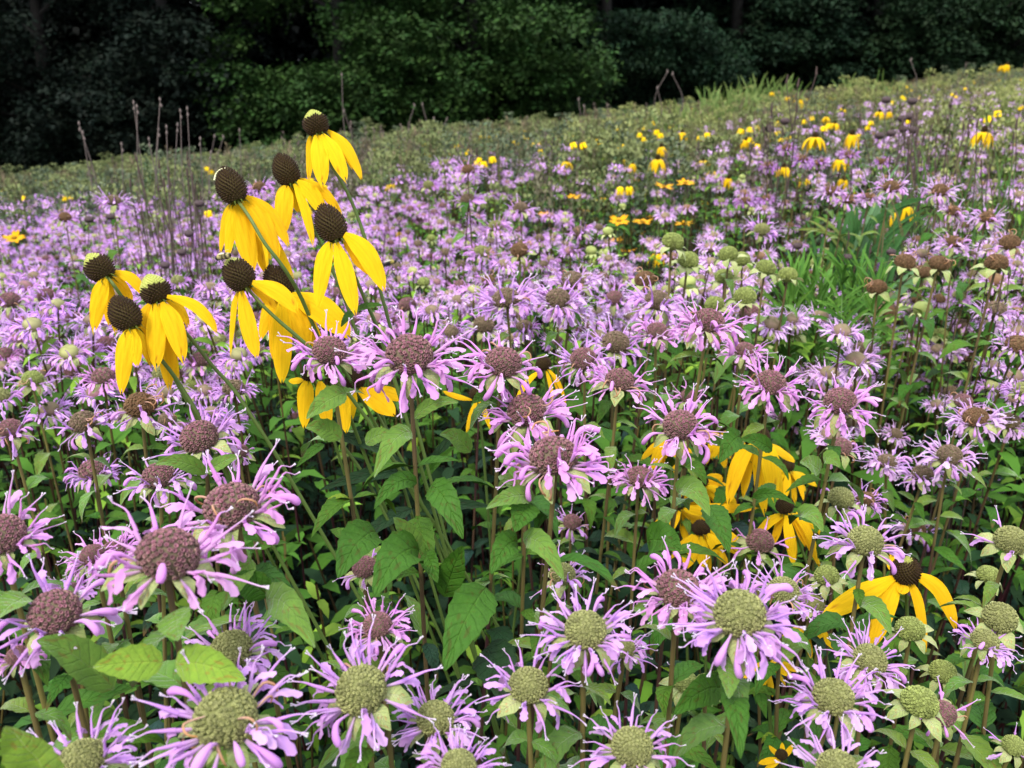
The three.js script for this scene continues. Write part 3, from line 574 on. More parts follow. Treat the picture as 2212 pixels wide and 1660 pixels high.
/* s: depth d; cone tip and base (pixels), width; petals [x0, y0, x1, y1, width, depth change, bend]; stem way-points [x, y, depth change] */
function coneflower(s) {
  const P = (x, y, d = s.d) => { const [a, b] = s.z ? z3(x, y) : [x, y]; return at(a, b, d); }, k = s.z ? 0.3316 : 1, px = s.d / F * k;
  const base = P(s.base[0], s.base[1]), tip = P(s.tip[0], s.tip[1], s.d - (s.nod ?? 0)), way = s.stem.map(([x, y, dz]) => P(x, y, s.d + (dz ?? 0.015)));
  const last = way[way.length - 1], dir = last.clone().sub(way[way.length - 2] ?? base).normalize();
  if (dir.y > -0.35) dir.y = -0.35;
  dir.add(new V3(0, -0.5, 0)).normalize();
  let foot = last.clone();
  for (let i = 0; i < 60 && foot.y > ground(foot.x, foot.z); i++) foot.addScaledVector(dir, 0.03);
  const t = thing('coneflower', foot, s.label, 'coneflower', s.group), L = (p) => p.clone().sub(foot), axis = tip.clone().sub(base), len = axis.length(), R = s.w / 2 * px;
  axis.normalize();
  const G = new Geo(), pts = spline([L(base.clone().addScaledVector(axis, R * 0.15)), ...way.map(L), L(last.clone().lerp(foot, 0.5)), new V3()], 26);
  tube(G, pts, (q) => lerp(1.15, 1.7, q) * MM, 7, (q) => mixc([0.15, 0.19, 0.03], C.green, Math.min(1, q * 3)));
  part('stem', G, M.stem, t);
  const cone = part('cone', coneOf(len / R, s.cap ?? 0), M.cone, t, new THREE.Matrix4().compose(L(base), new THREE.Quaternion().setFromUnitVectors(new V3(0, 1, 0), axis), new V3(R, R, R)));
  if (s.thread) { const T = new Geo(); tube(T, spline(s.thread.map(([x, y, dz]) => L(P(x, y, s.d + dz))), 12), (q) => R * 0.075 * (1.2 - 0.5 * q), 6, [0.74, 0.74, 0.46]); part('thread', T, M.dry, t); }
  const sep = new Geo(); // small green bracts under the cone
  for (let i = 0; i < 9; i++) { const a = i * 0.7, d = perp(axis).applyAxisAngle(axis, a), p = L(base).addScaledVector(d, R * 0.25); blade(sep, [p, p.clone().addScaledVector(d, R * 0.4).addScaledVector(axis, -R * 0.1), p.clone().addScaledVector(d, R * 0.6).addScaledVector(axis, -R * 0.55)], (q) => R * 0.11 * (1.05 - q), axis, [0.14, 0.19, 0.03], { across: 3 }); }
  part('sepals', sep, M.leaf, t);
  const extra = s.group === CL ? [-52, -22, 12, 40, 62].map((a, i) => { const q = a * Math.PI / 180, [bx, by] = s.base, l = s.w * rr(1.9, 2.7); return [bx, by + 2, bx + Math.sin(q) * l, by + Math.cos(q) * l, s.w * rr(0.5, 0.7), 0.012 + 0.004 * i, 0.4]; }) : [];
  for (const [x0, y0, x1, y1, w, dz, bend] of [...s.petals, ...extra]) {
    const a = P(x0, y0, s.d + Math.sign(dz) * R * 0.35), b = P(x1, y1, s.d + dz), bx = bend ?? 0.4;
    const c = P(x0 + (x1 - x0) * (0.45 + bx * 0.5), y0 + (y1 - y0) * (0.5 - bx * 0.6), s.d + dz * 0.9);
    const out = c.clone().sub(base).setY(0).normalize(), view = EYE.clone().sub(c).normalize(), nrm = view.multiplyScalar(dz < 0 ? 0.9 : 0.7).addScaledVector(out, 0.35).add(new V3(0, 0.25, 0)).normalize();
    const q = 0.86 + 0.14 * hash2(Math.round(x1 * 3), Math.round(y1 * 3)); part('petal', petalGeo(bez(L(a), L(c), L(b), 12), w / 2 * px * (s.group === CL ? 1.08 : 1), nrm, [C.yellow[0] * (0.94 + 0.06 * q), C.yellow[1] * q, 0.003]), M.yellow, t);
  }
  for (const [x0, y0, x1, y1, w, dz0, dz1, tone] of s.leaves ?? []) {
    const a = P(x0, y0, s.d + dz0), b = P(x1, y1, s.d + dz1);
    part('leaf', leafBetween(L(a), L(b), w / 2 * px, C[tone ?? 'mid'], a.distanceTo(b) * 0.12, new V3(0, 0.7, 0.6)), M.leaf, t);
  }
  return t;
}
const BIG = 'yellow coneflowers standing tall in the left half';
coneflower({ z: 1, d: 0.66, base: [1618, 182], tip: [1567, 30], w: 165, cap: 0.36, label: 'tallest yellow coneflower, pale green cap on its cone, against the dark trees', group: BIG,
  petals: [[1600, 185, 1640, 518, 112, -0.016, 0.2], [1575, 185, 1550, 480, 66, 0.010, 0.75], [1635, 182, 1790, 482, 100, -0.012, 0.3], [1672, 160, 1890, 468, 82, 0.004, 0.45], [1680, 180, 1830, 408, 44, 0.016, 0.35]],
  stem: [[1690, 370], [1810, 580, 0.02], [1930, 905, 0.03]] });
coneflower({ z: 1, d: 0.68, base: [1440, 508], tip: [1352, 312], w: 165, label: 'second tallest yellow coneflower, bare dark cone and long petals falling both ways', group: BIG,
  petals: [[1400, 515, 1380, 842, 118, -0.014, 0.5], [1380, 520, 1338, 735, 60, 0.010, 0.5], [1440, 510, 1482, 690, 80, 0.012, 0.2], [1455, 505, 1578, 898, 62, -0.012, 0.3], [1475, 488, 1650, 715, 105, -0.006, 0.4], [1490, 475, 1762, 725, 76, 0.008, 0.5]],
  stem: [[1560, 740, 0.025], [1690, 1040, 0.04], [1800, 1300, 0.05]] });
coneflower({ z: 1, d: 0.63, base: [1085, 622], tip: [990, 405], w: 185, thread: [[936, 484, -0.003], [946, 446, -0.003], [972, 416, -0.003], [1008, 404, -0.003]], label: 'yellow coneflower with a cream thread on its cone, green stem crossing its broad petals', group: BIG,
  petals: [[1045, 632, 975, 945, 62, 0.012, 0.5], [1060, 635, 1020, 985, 86, 0.006, 0.4], [1078, 635, 1185, 1060, 140, 0.004, 0.1], [1125, 605, 1345, 985, 150, 0.008, 0.35], [1140, 590, 1412, 900, 110, 0.018, 0.45], [1150, 640, 1442, 1105, 80, 0.024, 0.2], [1130, 640, 1262, 1080, 80, 0.030, 0.2]],
  stem: [[1160, 720, -0.006], [1260, 890, -0.008], [1390, 1060, 0.0], [1520, 1290, 0.02]] });
coneflower({ z: 1, d: 0.62, base: [1735, 875], tip: [1637, 648], w: 195, label: 'yellow coneflower with dark blunt cone and five wide petals, lowest of the central four', group: BIG,
  petals: [[1690, 885, 1610, 1300, 112, -0.010, 0.5], [1728, 890, 1850, 1342, 118, -0.012, 0.15], [1782, 835, 2035, 1190, 140, -0.004, 0.45], [1775, 850, 1930, 1085, 130, 0.014, 0.35]],
  stem: [[1755, 930, 0.004], [1830, 1065, 0.012], [1920, 1270, 0.02], [2015, 1495, 0.03]], leaves: [[1840, 1345, 2035, 1300, 60, 0.02, 0.0, 'mid'], [1840, 1340, 1760, 1440, 60, 0.03, 0.02, 'mid']] });
coneflower({ z: 1, d: 0.64, base: [238, 1118], tip: [110, 968], w: 180, cap: 0.36, label: 'yellow coneflower with pale green cap at the far left, leaning left', group: BIG,
  petals: [[225, 1115, 150, 1460, 104, -0.008, 0.4], [228, 1125, 250, 1425, 84, 0.010, 0.1], [262, 1080, 480, 1245, 84, 0.010, 0.7], [250, 1120, 392, 1270, 96, 0.016, 0.5], [245, 1130, 292, 1480, 60, 0.018, 0.1]],
  stem: [[270, 1155, -0.004], [345, 1260, 0.004], [470, 1420, 0.02]] });
coneflower({ z: 1, d: 0.60, base: [400, 1448], tip: [287, 1245], w: 195, label: 'yellow coneflower with bare oval cone, lowest of the three at the left', group: BIG,
  petals: [[375, 1455, 330, 1860, 112, -0.010, 0.45], [405, 1455, 430, 1690, 84, -0.006, 0.1], [420, 1440, 520, 1690, 70, 0.010, 0.3]],
  stem: [[440, 1490, 0.01], [540, 1600, 0.02], [700, 1800, 0.03]] });
coneflower({ z: 1, d: 0.62, base: [582, 1272], tip: [500, 1095], w: 192, cap: 0.5, label: 'yellow coneflower with large lime green cap, right of the three at the left', group: BIG,
  petals: [[515, 1290, 445, 1610, 104, -0.006, 0.45], [550, 1285, 555, 1700, 120, -0.014, 0.1], [590, 1278, 730, 1655, 128, -0.010, 0.35], [625, 1240, 945, 1468, 80, -0.002, 0.6], [620, 1262, 765, 1435, 74, 0.014, 0.6], [570, 1300, 640, 1830, 130, 0.012, 0.2], [590, 1340, 700, 1780, 60, 0.02, 0.2]],
  stem: [[640, 1370, 0.015], [760, 1490, 0.02], [920, 1690, 0.03], [1100, 1900, 0.04]] });
const beeCone = coneflower({ z: 1, d: 0.61, base: [1148, 1188], tip: [1020, 985], w: 195, cap: 0.2, label: 'yellow coneflower with a pale bee on top of its cone', group: BIG,
  petals: [[1095, 1205, 1040, 1610, 44, 0.006, 0.7], [1110, 1205, 1210, 1630, 106, -0.008, -0.1], [1180, 1150, 1470, 1340, 116, -0.004, 0.55], [1165, 1170, 1330, 1320, 90, 0.012, 0.4]],
  stem: [[1230, 1280, 0.004], [1350, 1395, 0.008], [1500, 1525, 0.015], [1700, 1720, 0.03]] });
coneflower({ z: 1, d: 0.66, base: [1400, 1245], tip: [1290, 1035], w: 190, label: 'yellow coneflower with big overlapping petals, just right of the one with the bee', group: BIG,
  petals: [[1430, 1235, 1805, 1500, 186, -0.004, 0.45], [1375, 1265, 1375, 1790, 130, -0.010, 0.1], [1345, 1265, 1320, 1640, 110, 0.006, 0.2], [1410, 1270, 1540, 1560, 150, -0.002, 0.3], [1325, 1265, 1240, 1510, 106, 0.010, 0.45], [1420, 1260, 1650, 1640, 120, 0.012, 0.3]],
  stem: [[1470, 1330, 0.02], [1600, 1500, 0.03], [1800, 1750, 0.05]] });
coneflower({ z: 1, d: 0.78, base: [1222, 838], tip: [1190, 740], w: 80, cap: 0.1, label: 'small young coneflower hanging behind the broad petals with the crossing stem', group: BIG,
  petals: [[1225, 870, 1262, 1075, 80, -0.004, 0.1], [1240, 860, 1300, 1000, 40, 0.006, 0.3]], stem: [[1260, 930, 0.02], [1330, 1090, 0.03], [1420, 1290, 0.05]] });
coneflower({ d: 0.70, base: [676, 822], tip: [668, 790], w: 42, label: 'coneflower hidden behind a pink bee balm, four petals showing below it', group: BIG,
  petals: [[662, 822, 657, 922, 36, -0.008, 0.5], [690, 824, 708, 925, 34, -0.01, 0.3], [735, 842, 748, 932, 34, -0.002, 0.2], [655, 822, 624, 823, 16, 0.008, 0.2]], stem: [[690, 850, 0.02], [720, 930, 0.03], [800, 1050, 0.05]],
  leaves: [[700, 960, 640, 1010, 22, 0.02, 0, 'mid'], [720, 940, 870, 1000, 26, 0.03, 0.02, 'deep']] });
coneflower({ d: 0.72, base: [772, 838], tip: [758, 800], w: 44, label: 'coneflower behind the full pink bee balm, broad petal sticking out to the right', group: BIG,
  petals: [[775, 842, 850, 896, 46, -0.008, 0.3], [800, 840, 878, 862, 30, 0.004, 0.3], [765, 845, 745, 925, 30, -0.004, 0.2]], stem: [[800, 870, 0.02], [850, 960, 0.03], [900, 1060, 0.05]],
  leaves: [[900, 1060, 1010, 905, 26, 0.05, 0.04, 'deep'], [905, 1050, 990, 960, 20, 0.05, 0.02, 'mid'], [880, 1020, 690, 1060, 34, 0.04, 0.0, 'deep'], [900, 1110, 1060, 1095, 34, 0.06, 0.02, 'deep'], [890, 1100, 760, 1180, 34, 0.06, 0.02, 'deep']] });
coneflower({ d: 0.86, base: [1176, 800], tip: [1172, 770], w: 34, label: 'coneflower with thin petals behind the tan-marked pink bee balm', group: BIG,
  petals: [[1180, 798, 1222, 872, 9, -0.004, 0.5], [1180, 802, 1195, 866, 9, -0.006, 0.3], [1168, 802, 1115, 868, 14, -0.002, 0.4], [1180, 796, 1205, 850, 9, 0.004, 0.6]], stem: [[1180, 850, 0.02], [1160, 960, 0.04]] });
coneflower({ d: 0.84, base: [1030, 862], tip: [1026, 836], w: 30, label: 'mostly hidden coneflower with two narrow petals between two pink bee balms', group: BIG,
  petals: [[1030, 866, 1008, 934, 13, -0.004, 0.2], [1034, 866, 1058, 925, 13, -0.002, 0.3], [1020, 864, 958, 846, 12, 0, 0.3]], stem: [[1036, 900, 0.02], [1046, 1000, 0.04]] });
coneflower({ d: 0.86, base: [1642, 958], tip: [1650, 922], w: 36, label: 'coneflower with two long wide petals hanging straight down in the cluster right of centre', group: CL,
  petals: [[1628, 960, 1574, 1086, 32, -0.012, 0.5], [1656, 960, 1672, 1076, 36, -0.012, 0.5], [1634, 962, 1652, 1108, 30, 0.010, 0.2], [1622, 962, 1606, 1070, 24, 0.012, 0.3], [1650, 962, 1690, 1060, 22, 0.012, 0.4]], stem: [[1638, 1020, 0.0], [1628, 1100, 0.02], [1620, 1200, 0.03]] });
coneflower({ d: 0.96, base: [1554, 932], tip: [1556, 906], w: 30, label: 'dark red cone at the top of the yellow cluster', group: CL,
  petals: [[1548, 934, 1540, 990, 26, -0.006, 0.3], [1562, 934, 1590, 1000, 24, -0.004, 0.3], [1555, 936, 1566, 1010, 24, 0.006, 0.2]], stem: [[1562, 990, 0.02], [1570, 1080, 0.04]] });
coneflower({ d: 0.92, base: [1516, 1052], tip: [1506, 1020], w: 36, label: 'coneflower facing down left in the middle of the yellow cluster', group: CL,
  petals: [[1522, 1054, 1590, 1092, 32, -0.006, 0.3], [1520, 1040, 1560, 1030, 28, 0.006, 0.3], [1512, 1056, 1530, 1110, 24, -0.004, 0.2], [1526, 1046, 1580, 1060, 30, 0.01, 0.3]], stem: [[1540, 1080, 0.02], [1550, 1180, 0.03]] });
coneflower({ d: 0.88, base: [1468, 1100], tip: [1462, 1072], w: 32, label: 'coneflower at the left side of the yellow cluster with a long sideways petal', group: CL,
  petals: [[1478, 1098, 1632, 1098, 20, -0.004, 0.2], [1475, 1100, 1530, 1106, 20, -0.008, 0.2], [1468, 1104, 1436, 1160, 26, -0.004, 0.3], [1462, 1104, 1405, 1166, 12, 0.004, 0.5]], stem: [[1474, 1150, 0.02], [1480, 1240, 0.03]] });
coneflower({ d: 0.82, base: [1516, 1154], tip: [1512, 1122], w: 38, label: 'lowest coneflower of the yellow cluster, petals fanning over the purple disc', group: CL,
  petals: [[1500, 1156, 1484, 1226, 36, -0.004, 0.3], [1528, 1154, 1560, 1210, 26, -0.010, 0.3], [1535, 1146, 1606, 1180, 24, 0.004, 0.4], [1512, 1160, 1520, 1225, 28, -0.006, 0.1], [1535, 1150, 1590, 1162, 26, 0.006, 0.3]], stem: [[1520, 1200, 0.03], [1524, 1300, 0.04]] });
coneflower({ d: 0.80, base: [1698, 1108], tip: [1692, 1074], w: 38, cap: 0.1, label: 'coneflower with narrow straggling petals at the right side of the yellow cluster', group: CL,
  petals: [[1698, 1114, 1714, 1220, 21, -0.010, 0.2], [1714, 1112, 1764, 1202, 17, -0.006, 0.5], [1712, 1118, 1774, 1230, 14, 0.004, 0.2], [1720, 1108, 1776, 1162, 11, 0.006, 0.5], [1708, 1116, 1740, 1180, 16, 0.008, 0.3]], stem: [[1722, 1160, 0.02], [1752, 1250, 0.03]] });
coneflower({ d: 1.0, base: [1704, 1018], tip: [1700, 990], w: 28, label: 'shaded coneflower behind the cluster, with thin petals to the right', group: CL,
  petals: [[1704, 1022, 1697, 1076, 15, -0.004, 0.2], [1712, 1020, 1736, 1080, 12, -0.004, 0.5], [1690, 1018, 1668, 1022, 12, 0.004, 0.2]], stem: [[1708, 1070, 0.02], [1716, 1150, 0.03]] });
coneflower({ d: 0.84, base: [1442, 950], tip: [1440, 925], w: 26, label: 'coneflower hidden by a pink bee balm, yellow petals left of the cluster', group: CL,
  petals: [[1440, 950, 1410, 1016, 24, -0.004, 0.3], [1455, 955, 1462, 1040, 11, 0.004, 0.2], [1446, 952, 1432, 1010, 18, 0.006, 0.2]], stem: [[1448, 1000, 0.02], [1452, 1100, 0.03]] });
coneflower({ d: 0.68, base: [1953, 1254], tip: [1963, 1203], w: 60, cap: 0.08, nod: 0.01, label: 'single coneflower with spread yellow petals at lower right, small pale spot on its dark cone',
  petals: [[1932, 1248, 1779, 1332, 44, -0.012, 0.1], [1940, 1254, 1886, 1396, 42, -0.016, 0.2], [1962, 1256, 2000, 1398, 22, -0.008, 0.55], [1972, 1244, 2064, 1356, 36, -0.002, 0.7], [1950, 1258, 1952, 1284, 24, -0.014, 0], [1938, 1236, 1922, 1200, 26, 0.02, 0.2]], stem: [[1958, 1290, 0.02], [1962, 1400, 0.03]] });
coneflower({ d: 0.72, base: [1738, 1352], tip: [1732, 1326], w: 30, label: 'coneflower half hidden below the small olive head, petals slanting right', group: CL,
  petals: [[1744, 1350, 1802, 1402, 18, -0.004, 0.3], [1740, 1352, 1790, 1372, 16, 0.002, 0.2], [1738, 1354, 1722, 1408, 16, -0.002, 0.3]], stem: [[1742, 1390, 0.02], [1748, 1470, 0.03]] });
coneflower({ d: 0.62, base: [1654, 1430], tip: [1650, 1404], w: 28, label: 'coneflower below the round olive disc of the pair, one petal hanging free', group: CL,
  petals: [[1654, 1434, 1645, 1492, 20, -0.002, 0.2], [1660, 1434, 1700, 1460, 14, 0, 0.3], [1664, 1428, 1726, 1450, 16, 0.004, 0.2]], stem: [[1658, 1480, 0.02], [1664, 1560, 0.03]] });
coneflower({ d: 0.58, base: [1690, 1640], tip: [1686, 1620], w: 26, label: 'yellow petals of a coneflower low down at the bottom edge',
  petals: [[1690, 1636, 1662, 1612, 12, 0.01, 0.2], [1692, 1634, 1690, 1606, 12, 0.012, 0.2], [1694, 1636, 1712, 1610, 12, 0.01, 0.2], [1684, 1640, 1640, 1650, 14, -0.004, 0.2], [1686, 1644, 1650, 1668, 12, -0.004, 0.2]], stem: [[1694, 1680, 0.02], [1700, 1760, 0.03]] });
// ---------------------------------------------------------------- coneflowers and sunflower-like flowers farther off, copies of one built plant each
function midConeflower(skirt, seed) {
  const r = rngOf(seed), t = new THREE.Group(), S = new Geo();
  tube(S, bez(new V3(0, 0, 0), new V3(0.03, -0.5, 0.01), new V3(0.05, -1.1, 0), 7), (k) => lerp(1.3, 2, k) * MM, 5, C.green);
  part('stem', S, M.stem, t);
  part('cone', DLcone, M.cone, t, new THREE.Matrix4().makeScale(0.0085, 0.0085, 0.0085));
  for (let i = 0; i < 9; i++) {
    const a = i / 9 * 6.283 + rr(-0.2, 0.2, r), o = new V3(Math.cos(a), 0, Math.sin(a)), L = rr(0.04, 0.05, r), k = skirt * rr(0.8, 1.2, r);
    const p = [o.clone().multiplyScalar(0.004), o.clone().multiplyScalar(0.004 + L * 0.55 * k).add(new V3(0, 0.004, 0)), o.clone().multiplyScalar(0.004 + L * 0.7 * k).add(new V3(0, -L * rr(0.7, 0.95, r), 0))];
    part('petal', petalGeo(bez(...p, 7), 0.0075, o.clone().add(new V3(0, 0.5, 0)).normalize()), M.yellow, t);
  }
  return t;
}
const DLcone = coneGeo(77, 2.2, 0);
function sunFlower(seed) {
  const r = rngOf(seed), t = new THREE.Group(), S = new Geo();
  tube(S, bez(new V3(0, 0, 0), new V3(0.01, -0.5, 0.01), new V3(0.03, -1.1, 0), 7), (k) => lerp(1.6, 2.4, k) * MM, 5, [0.13, 0.2, 0.05]);
  part('stem', S, M.stem, t);
  part('flower_disc', discGeo(60, { hole: 0.5, side: [0.35, 0.2, 0.02], rim: [0.6, 0.34, 0.01], pit: [0.2, 0.1, 0.01], mix: 0.6, up: 0.2 }, 9, 1.5, false), M.disc, t, new THREE.Matrix4().makeScale(0.009, 0.008, 0.009));
  for (let i = 0; i < 11; i++) {
    const a = i / 11 * 6.283 + rr(-0.12, 0.12, r), o = new V3(Math.cos(a), 0, Math.sin(a)), L = rr(0.024, 0.031, r);
    part('petal', petalGeo(bez(o.clone().multiplyScalar(0.006), o.clone().multiplyScalar(L * 0.7).add(new V3(0, 0.004, 0)), o.clone().multiplyScalar(L + 0.004).add(new V3(0, rr(-0.002, 0.012, r), 0)), 7), 0.006, new V3(0, 1, 0), [0.92, 0.48, 0.004]), M.yellow, t);
  }
  return t;
}
function label3(o, name, label, category, group) { o.name = numbered(name); tag(o, label, category, group); scene.add(o); return o; }
const FAR_CONES = '1841 292 30,1816 345 26,1761 298 32,1429 318 22,1421 345 28,1224 350 17,1366 354 20,1539 368 20,1519 348 18,1574 386 22,1694 362 24,1739 387 20,1823 388 24,2126 286 34,1901 242 16,1921 242 14,1786 254 14,1804 267 16,1611 303 18,1474 287 18,1951 446 40,1938 455 26,1419 522 24,1424 548 30,2176 140 16,2164 143 12,1686 365 20,1726 382 16,1560 395 16,1634 272 12,1678 262 12,1668 200 9,1702 210 9,1730 216 9,1352 345 14,1455 330 14,1850 415 16,1902 405 14,845 398 16,860 500 18';
const SUNS = '1262 455 22,1298 432 20,1330 520 26,1408 470 24,1440 560 22,1290 560 22,1215 520 18,1372 390 18,1310 395 16,1520 440 20,1545 470 18,1180 430 14,1434 404 38,1481 396 38,1337 478 40,1387 480 38,1477 484 36,1356 543 34,1239 426 28,1176 465 28,30 515 40,1383 503 22,1390 420 18,1415 432 16';
const coneProto = [0, 1, 2].map((k) => midConeflower([0.55, 0.8, 1.0][k], 60 + k)), sunProto = [0, 1].map((k) => sunFlower(80 + k));
const MIDR = rngOf(99);
FAR_CONES.split(',').forEach((e, i) => {
  const [x, y, w] = e.split(' ').map(Number), d = 0.040 * F / w, o = coneProto[i % 3].clone(true);
  HEADS.push([x, y, w * 0.8]); o.scale.setScalar(0.89);
  o.position.copy(at(x, y, d)); o.rotation.set(rr(-0.2, 0.2, MIDR), rr(0, 6, MIDR), rr(-0.25, 0.25, MIDR));
  label3(o, 'coneflower', where(x, y, w > 20 ? 'drooping yellow coneflower' : 'small distant coneflower'), 'coneflower', 'yellow coneflowers on the slope');
});
SUNS.split(',').forEach((e, i) => {
  const [x, y, w] = e.split(' ').map(Number), d = 0.047 * F / w, o = sunProto[i % 2].clone(true);
  HEADS.push([x, y, w * 0.9]); o.scale.setScalar(0.81);
  o.position.copy(at(x, y, d)); o.rotation.set(rr(0.0, 0.35, MIDR), rr(0, 6, MIDR), i === 4 ? -0.8 : rr(-0.3, 0.3, MIDR));
  label3(o, 'sunflower', where(x, y, 'golden upright flower'), 'sunflower', 'golden upright flowers in the middle of the slope');
});

// ---------------------------------------------------------------- leaves that stand out in the foreground, each on the plant it grows from
function extraLeaf(label, x0, y0, x1, y1, w, d0, d1, tone, sag = 0.004, tilt = [0, 0.6, 0.8]) {
  const t = BY_LABEL[label]; if (!t) throw new Error(label);
  const L = (p) => p.clone().sub(t.position), a = at(x0, y0, d0), b = at(x1, y1, d1);
  part('leaf', leafBetween(L(a), L(b), w / 2 / F * (d0 + d1) / 2, tone === 'y' ? [0.26, 0.42, 0.03] : C[tone], sag, new V3(...tilt).normalize()), tone === 'y' || tone === 'young' ? M.young : M.leaf, t);
}
const LP = 'largest purple disc, with cream bracts and few florets, at the lower left', CE = 'purple disc above a broad green leaf at the left edge', EL = 'purple bee balm cut by the left edge of the picture';
extraLeaf(CE, 245, 1490, 78, 1385, 80, 0.40, 0.37, 'young', 0.012, [0.2, 0.8, 0.5]);
extraLeaf(LP, 352, 1432, 200, 1442, 74, 0.362, 0.35, 'y', 0.002);
extraLeaf(LP, 378, 1434, 530, 1470, 78, 0.362, 0.35, 'y', 0.006);
extraLeaf(LP, 378, 1320, 385, 1385, 74, 0.362, 0.35, 'young', 0);
extraLeaf(EL, 110, 1690, 10, 1570, 104, 0.33, 0.31, 'y', 0.006, [0.1, 0.5, 0.9]);
extraLeaf(EL, 60, 1290, -10, 1340, 60, 0.40, 0.38, 'young', 0.004);
const ST = 'full pink bee balm with broad purple disc on the straight stem below yellow petals', TA = 'pink bee balm with tan dried floret on its disc, right of the broad purple one', OV = 'pink bee balm whose disc overlaps the lowest yellow coneflower petals', BG = 'large pink bee balm with wide open ring at the middle, orange dried florets on top';
extraLeaf(ST, 890, 935, 808, 1032, 46, 0.52, 0.49, 'young', 0.016);
extraLeaf(ST, 900, 1045, 808, 1100, 40, 0.52, 0.49, 'mid', 0.016);
extraLeaf(ST, 930, 1050, 1000, 1165, 60, 0.52, 0.49, 'mid', 0.014);
extraLeaf(ST, 895, 905, 990, 870, 30, 0.52, 0.51, 'young', 0.01);
extraLeaf(ST, 905, 1190, 850, 1118, 44, 0.52, 0.50, 'young', 0.004);
extraLeaf(ST, 918, 1195, 945, 1260, 38, 0.52, 0.5, 'mid', 0.004);
extraLeaf(ST, 905, 1190, 808, 1290, 88, 0.52, 0.46, 'mid', 0.02);
extraLeaf(ST, 1050, 1270, 960, 1450, 92, 0.49, 0.44, 'mid', 0.01);
extraLeaf(ST, 1050, 1400, 1110, 1540, 92, 0.49, 0.45, 'deep', 0.01);
extraLeaf(ST, 960, 1290, 1000, 1180, 60, 0.52, 0.5, 'mid', 0.004);
extraLeaf(OV, 735, 950, 660, 925, 44, 0.56, 0.55, 'young', 0.008);
extraLeaf(OV, 748, 850, 662, 905, 50, 0.555, 0.54, 'young', 0.006);
extraLeaf(OV, 790, 960, 855, 945, 34, 0.55, 0.54, 'young', 0.008);
extraLeaf(OV, 812, 1150, 730, 1250, 84, 0.53, 0.48, 'mid', 0.014);
extraLeaf(TA, 1016, 978, 950, 940, 40, 0.6, 0.58, 'young', 0.01);
extraLeaf(TA, 1063, 852, 1020, 872, 30, 0.6, 0.59, 'mid', 0.004);
extraLeaf(BG, 1155, 1075, 1050, 1100, 40, 0.49, 0.46, 'young', 0.008);
extraLeaf(BG, 1145, 1085, 1112, 1150, 60, 0.49, 0.47, 'mid', 0.004);
extraLeaf(BG, 1130, 1168, 1218, 1255, 48, 0.49, 0.46, 'young', 0.018);
extraLeaf(BG, 1118, 1172, 1060, 1240, 56, 0.49, 0.46, 'mid', 0.012);
const UP5 = 'large pink bee balm with an orange dried floret lying across its purple disc', CB = 'lavender bee balm with cream bracts and upswept florets, left of the green coneflower stems';
extraLeaf(UP5, 575, 1300, 680, 1400, 70, 0.44, 0.40, 'young', 0.02);
extraLeaf(UP5, 545, 1210, 480, 1320, 46, 0.44, 0.42, 'young', 0.004);
extraLeaf(UP5, 580, 1290, 490, 1270, 64, 0.44, 0.43, 'mid', 0.01);
extraLeaf(CB, 445, 1025, 335, 1005, 36, 0.60, 0.57, 'young', 0.012);
extraLeaf(CB, 445, 1022, 520, 985, 30, 0.60, 0.59, 'young', 0.004);
const YC = 'pink bee balm in front of the upper left of the yellow cluster', WP = 'pink bee balm with wine purple disc on the long stem slanting across the yellow cluster';
extraLeaf(YC, 1462, 1062, 1533, 1115, 52, 0.64, 0.60, 'young', 0.02);
extraLeaf(YC, 1530, 1092, 1575, 1195, 54, 0.66, 0.62, 'mid', 0.008);
extraLeaf(YC, 1398, 1170, 1470, 1190, 76, 0.64, 0.6, 'mid', 0.008);
extraLeaf(WP, 1668, 975, 1600, 950, 34, 0.7, 0.68, 'mid', 0.008);
extraLeaf(WP, 1600, 945, 1555, 1000, 50, 0.72, 0.70, 'mid', 0.012);
extraLeaf(WP, 1625, 1075, 1715, 1090, 22, 0.7, 0.66, 'mid', 0.012);
extraLeaf(WP, 1725, 1112, 1778, 1150, 40, 0.69, 0.66, 'young', 0.014);
extraLeaf(WP, 1772, 1020, 1728, 1000, 40, 0.68, 0.66, 'young', 0.006);
extraLeaf(WP, 1778, 990, 1815, 1010, 34, 0.68, 0.67, 'young', 0.006);
const PR = 'olive bee balm on a dark stem crossing the spread yellow petals at lower right', RD = 'very round olive disc of the large close pair, with a thick skirt of florets';
extraLeaf(PR, 1862, 1302, 1925, 1372, 44, 0.58, 0.55, 'young', 0.012);
extraLeaf(RD, 1572, 1420, 1575, 1510, 52, 0.41, 0.39, 'young', 0.002);
extraLeaf(RD, 1570, 1500, 1600, 1640, 60, 0.42, 0.38, 'mid', 0.02);
extraLeaf(RD, 1565, 1490, 1455, 1545, 66, 0.44, 0.40, 'mid', 0.012);

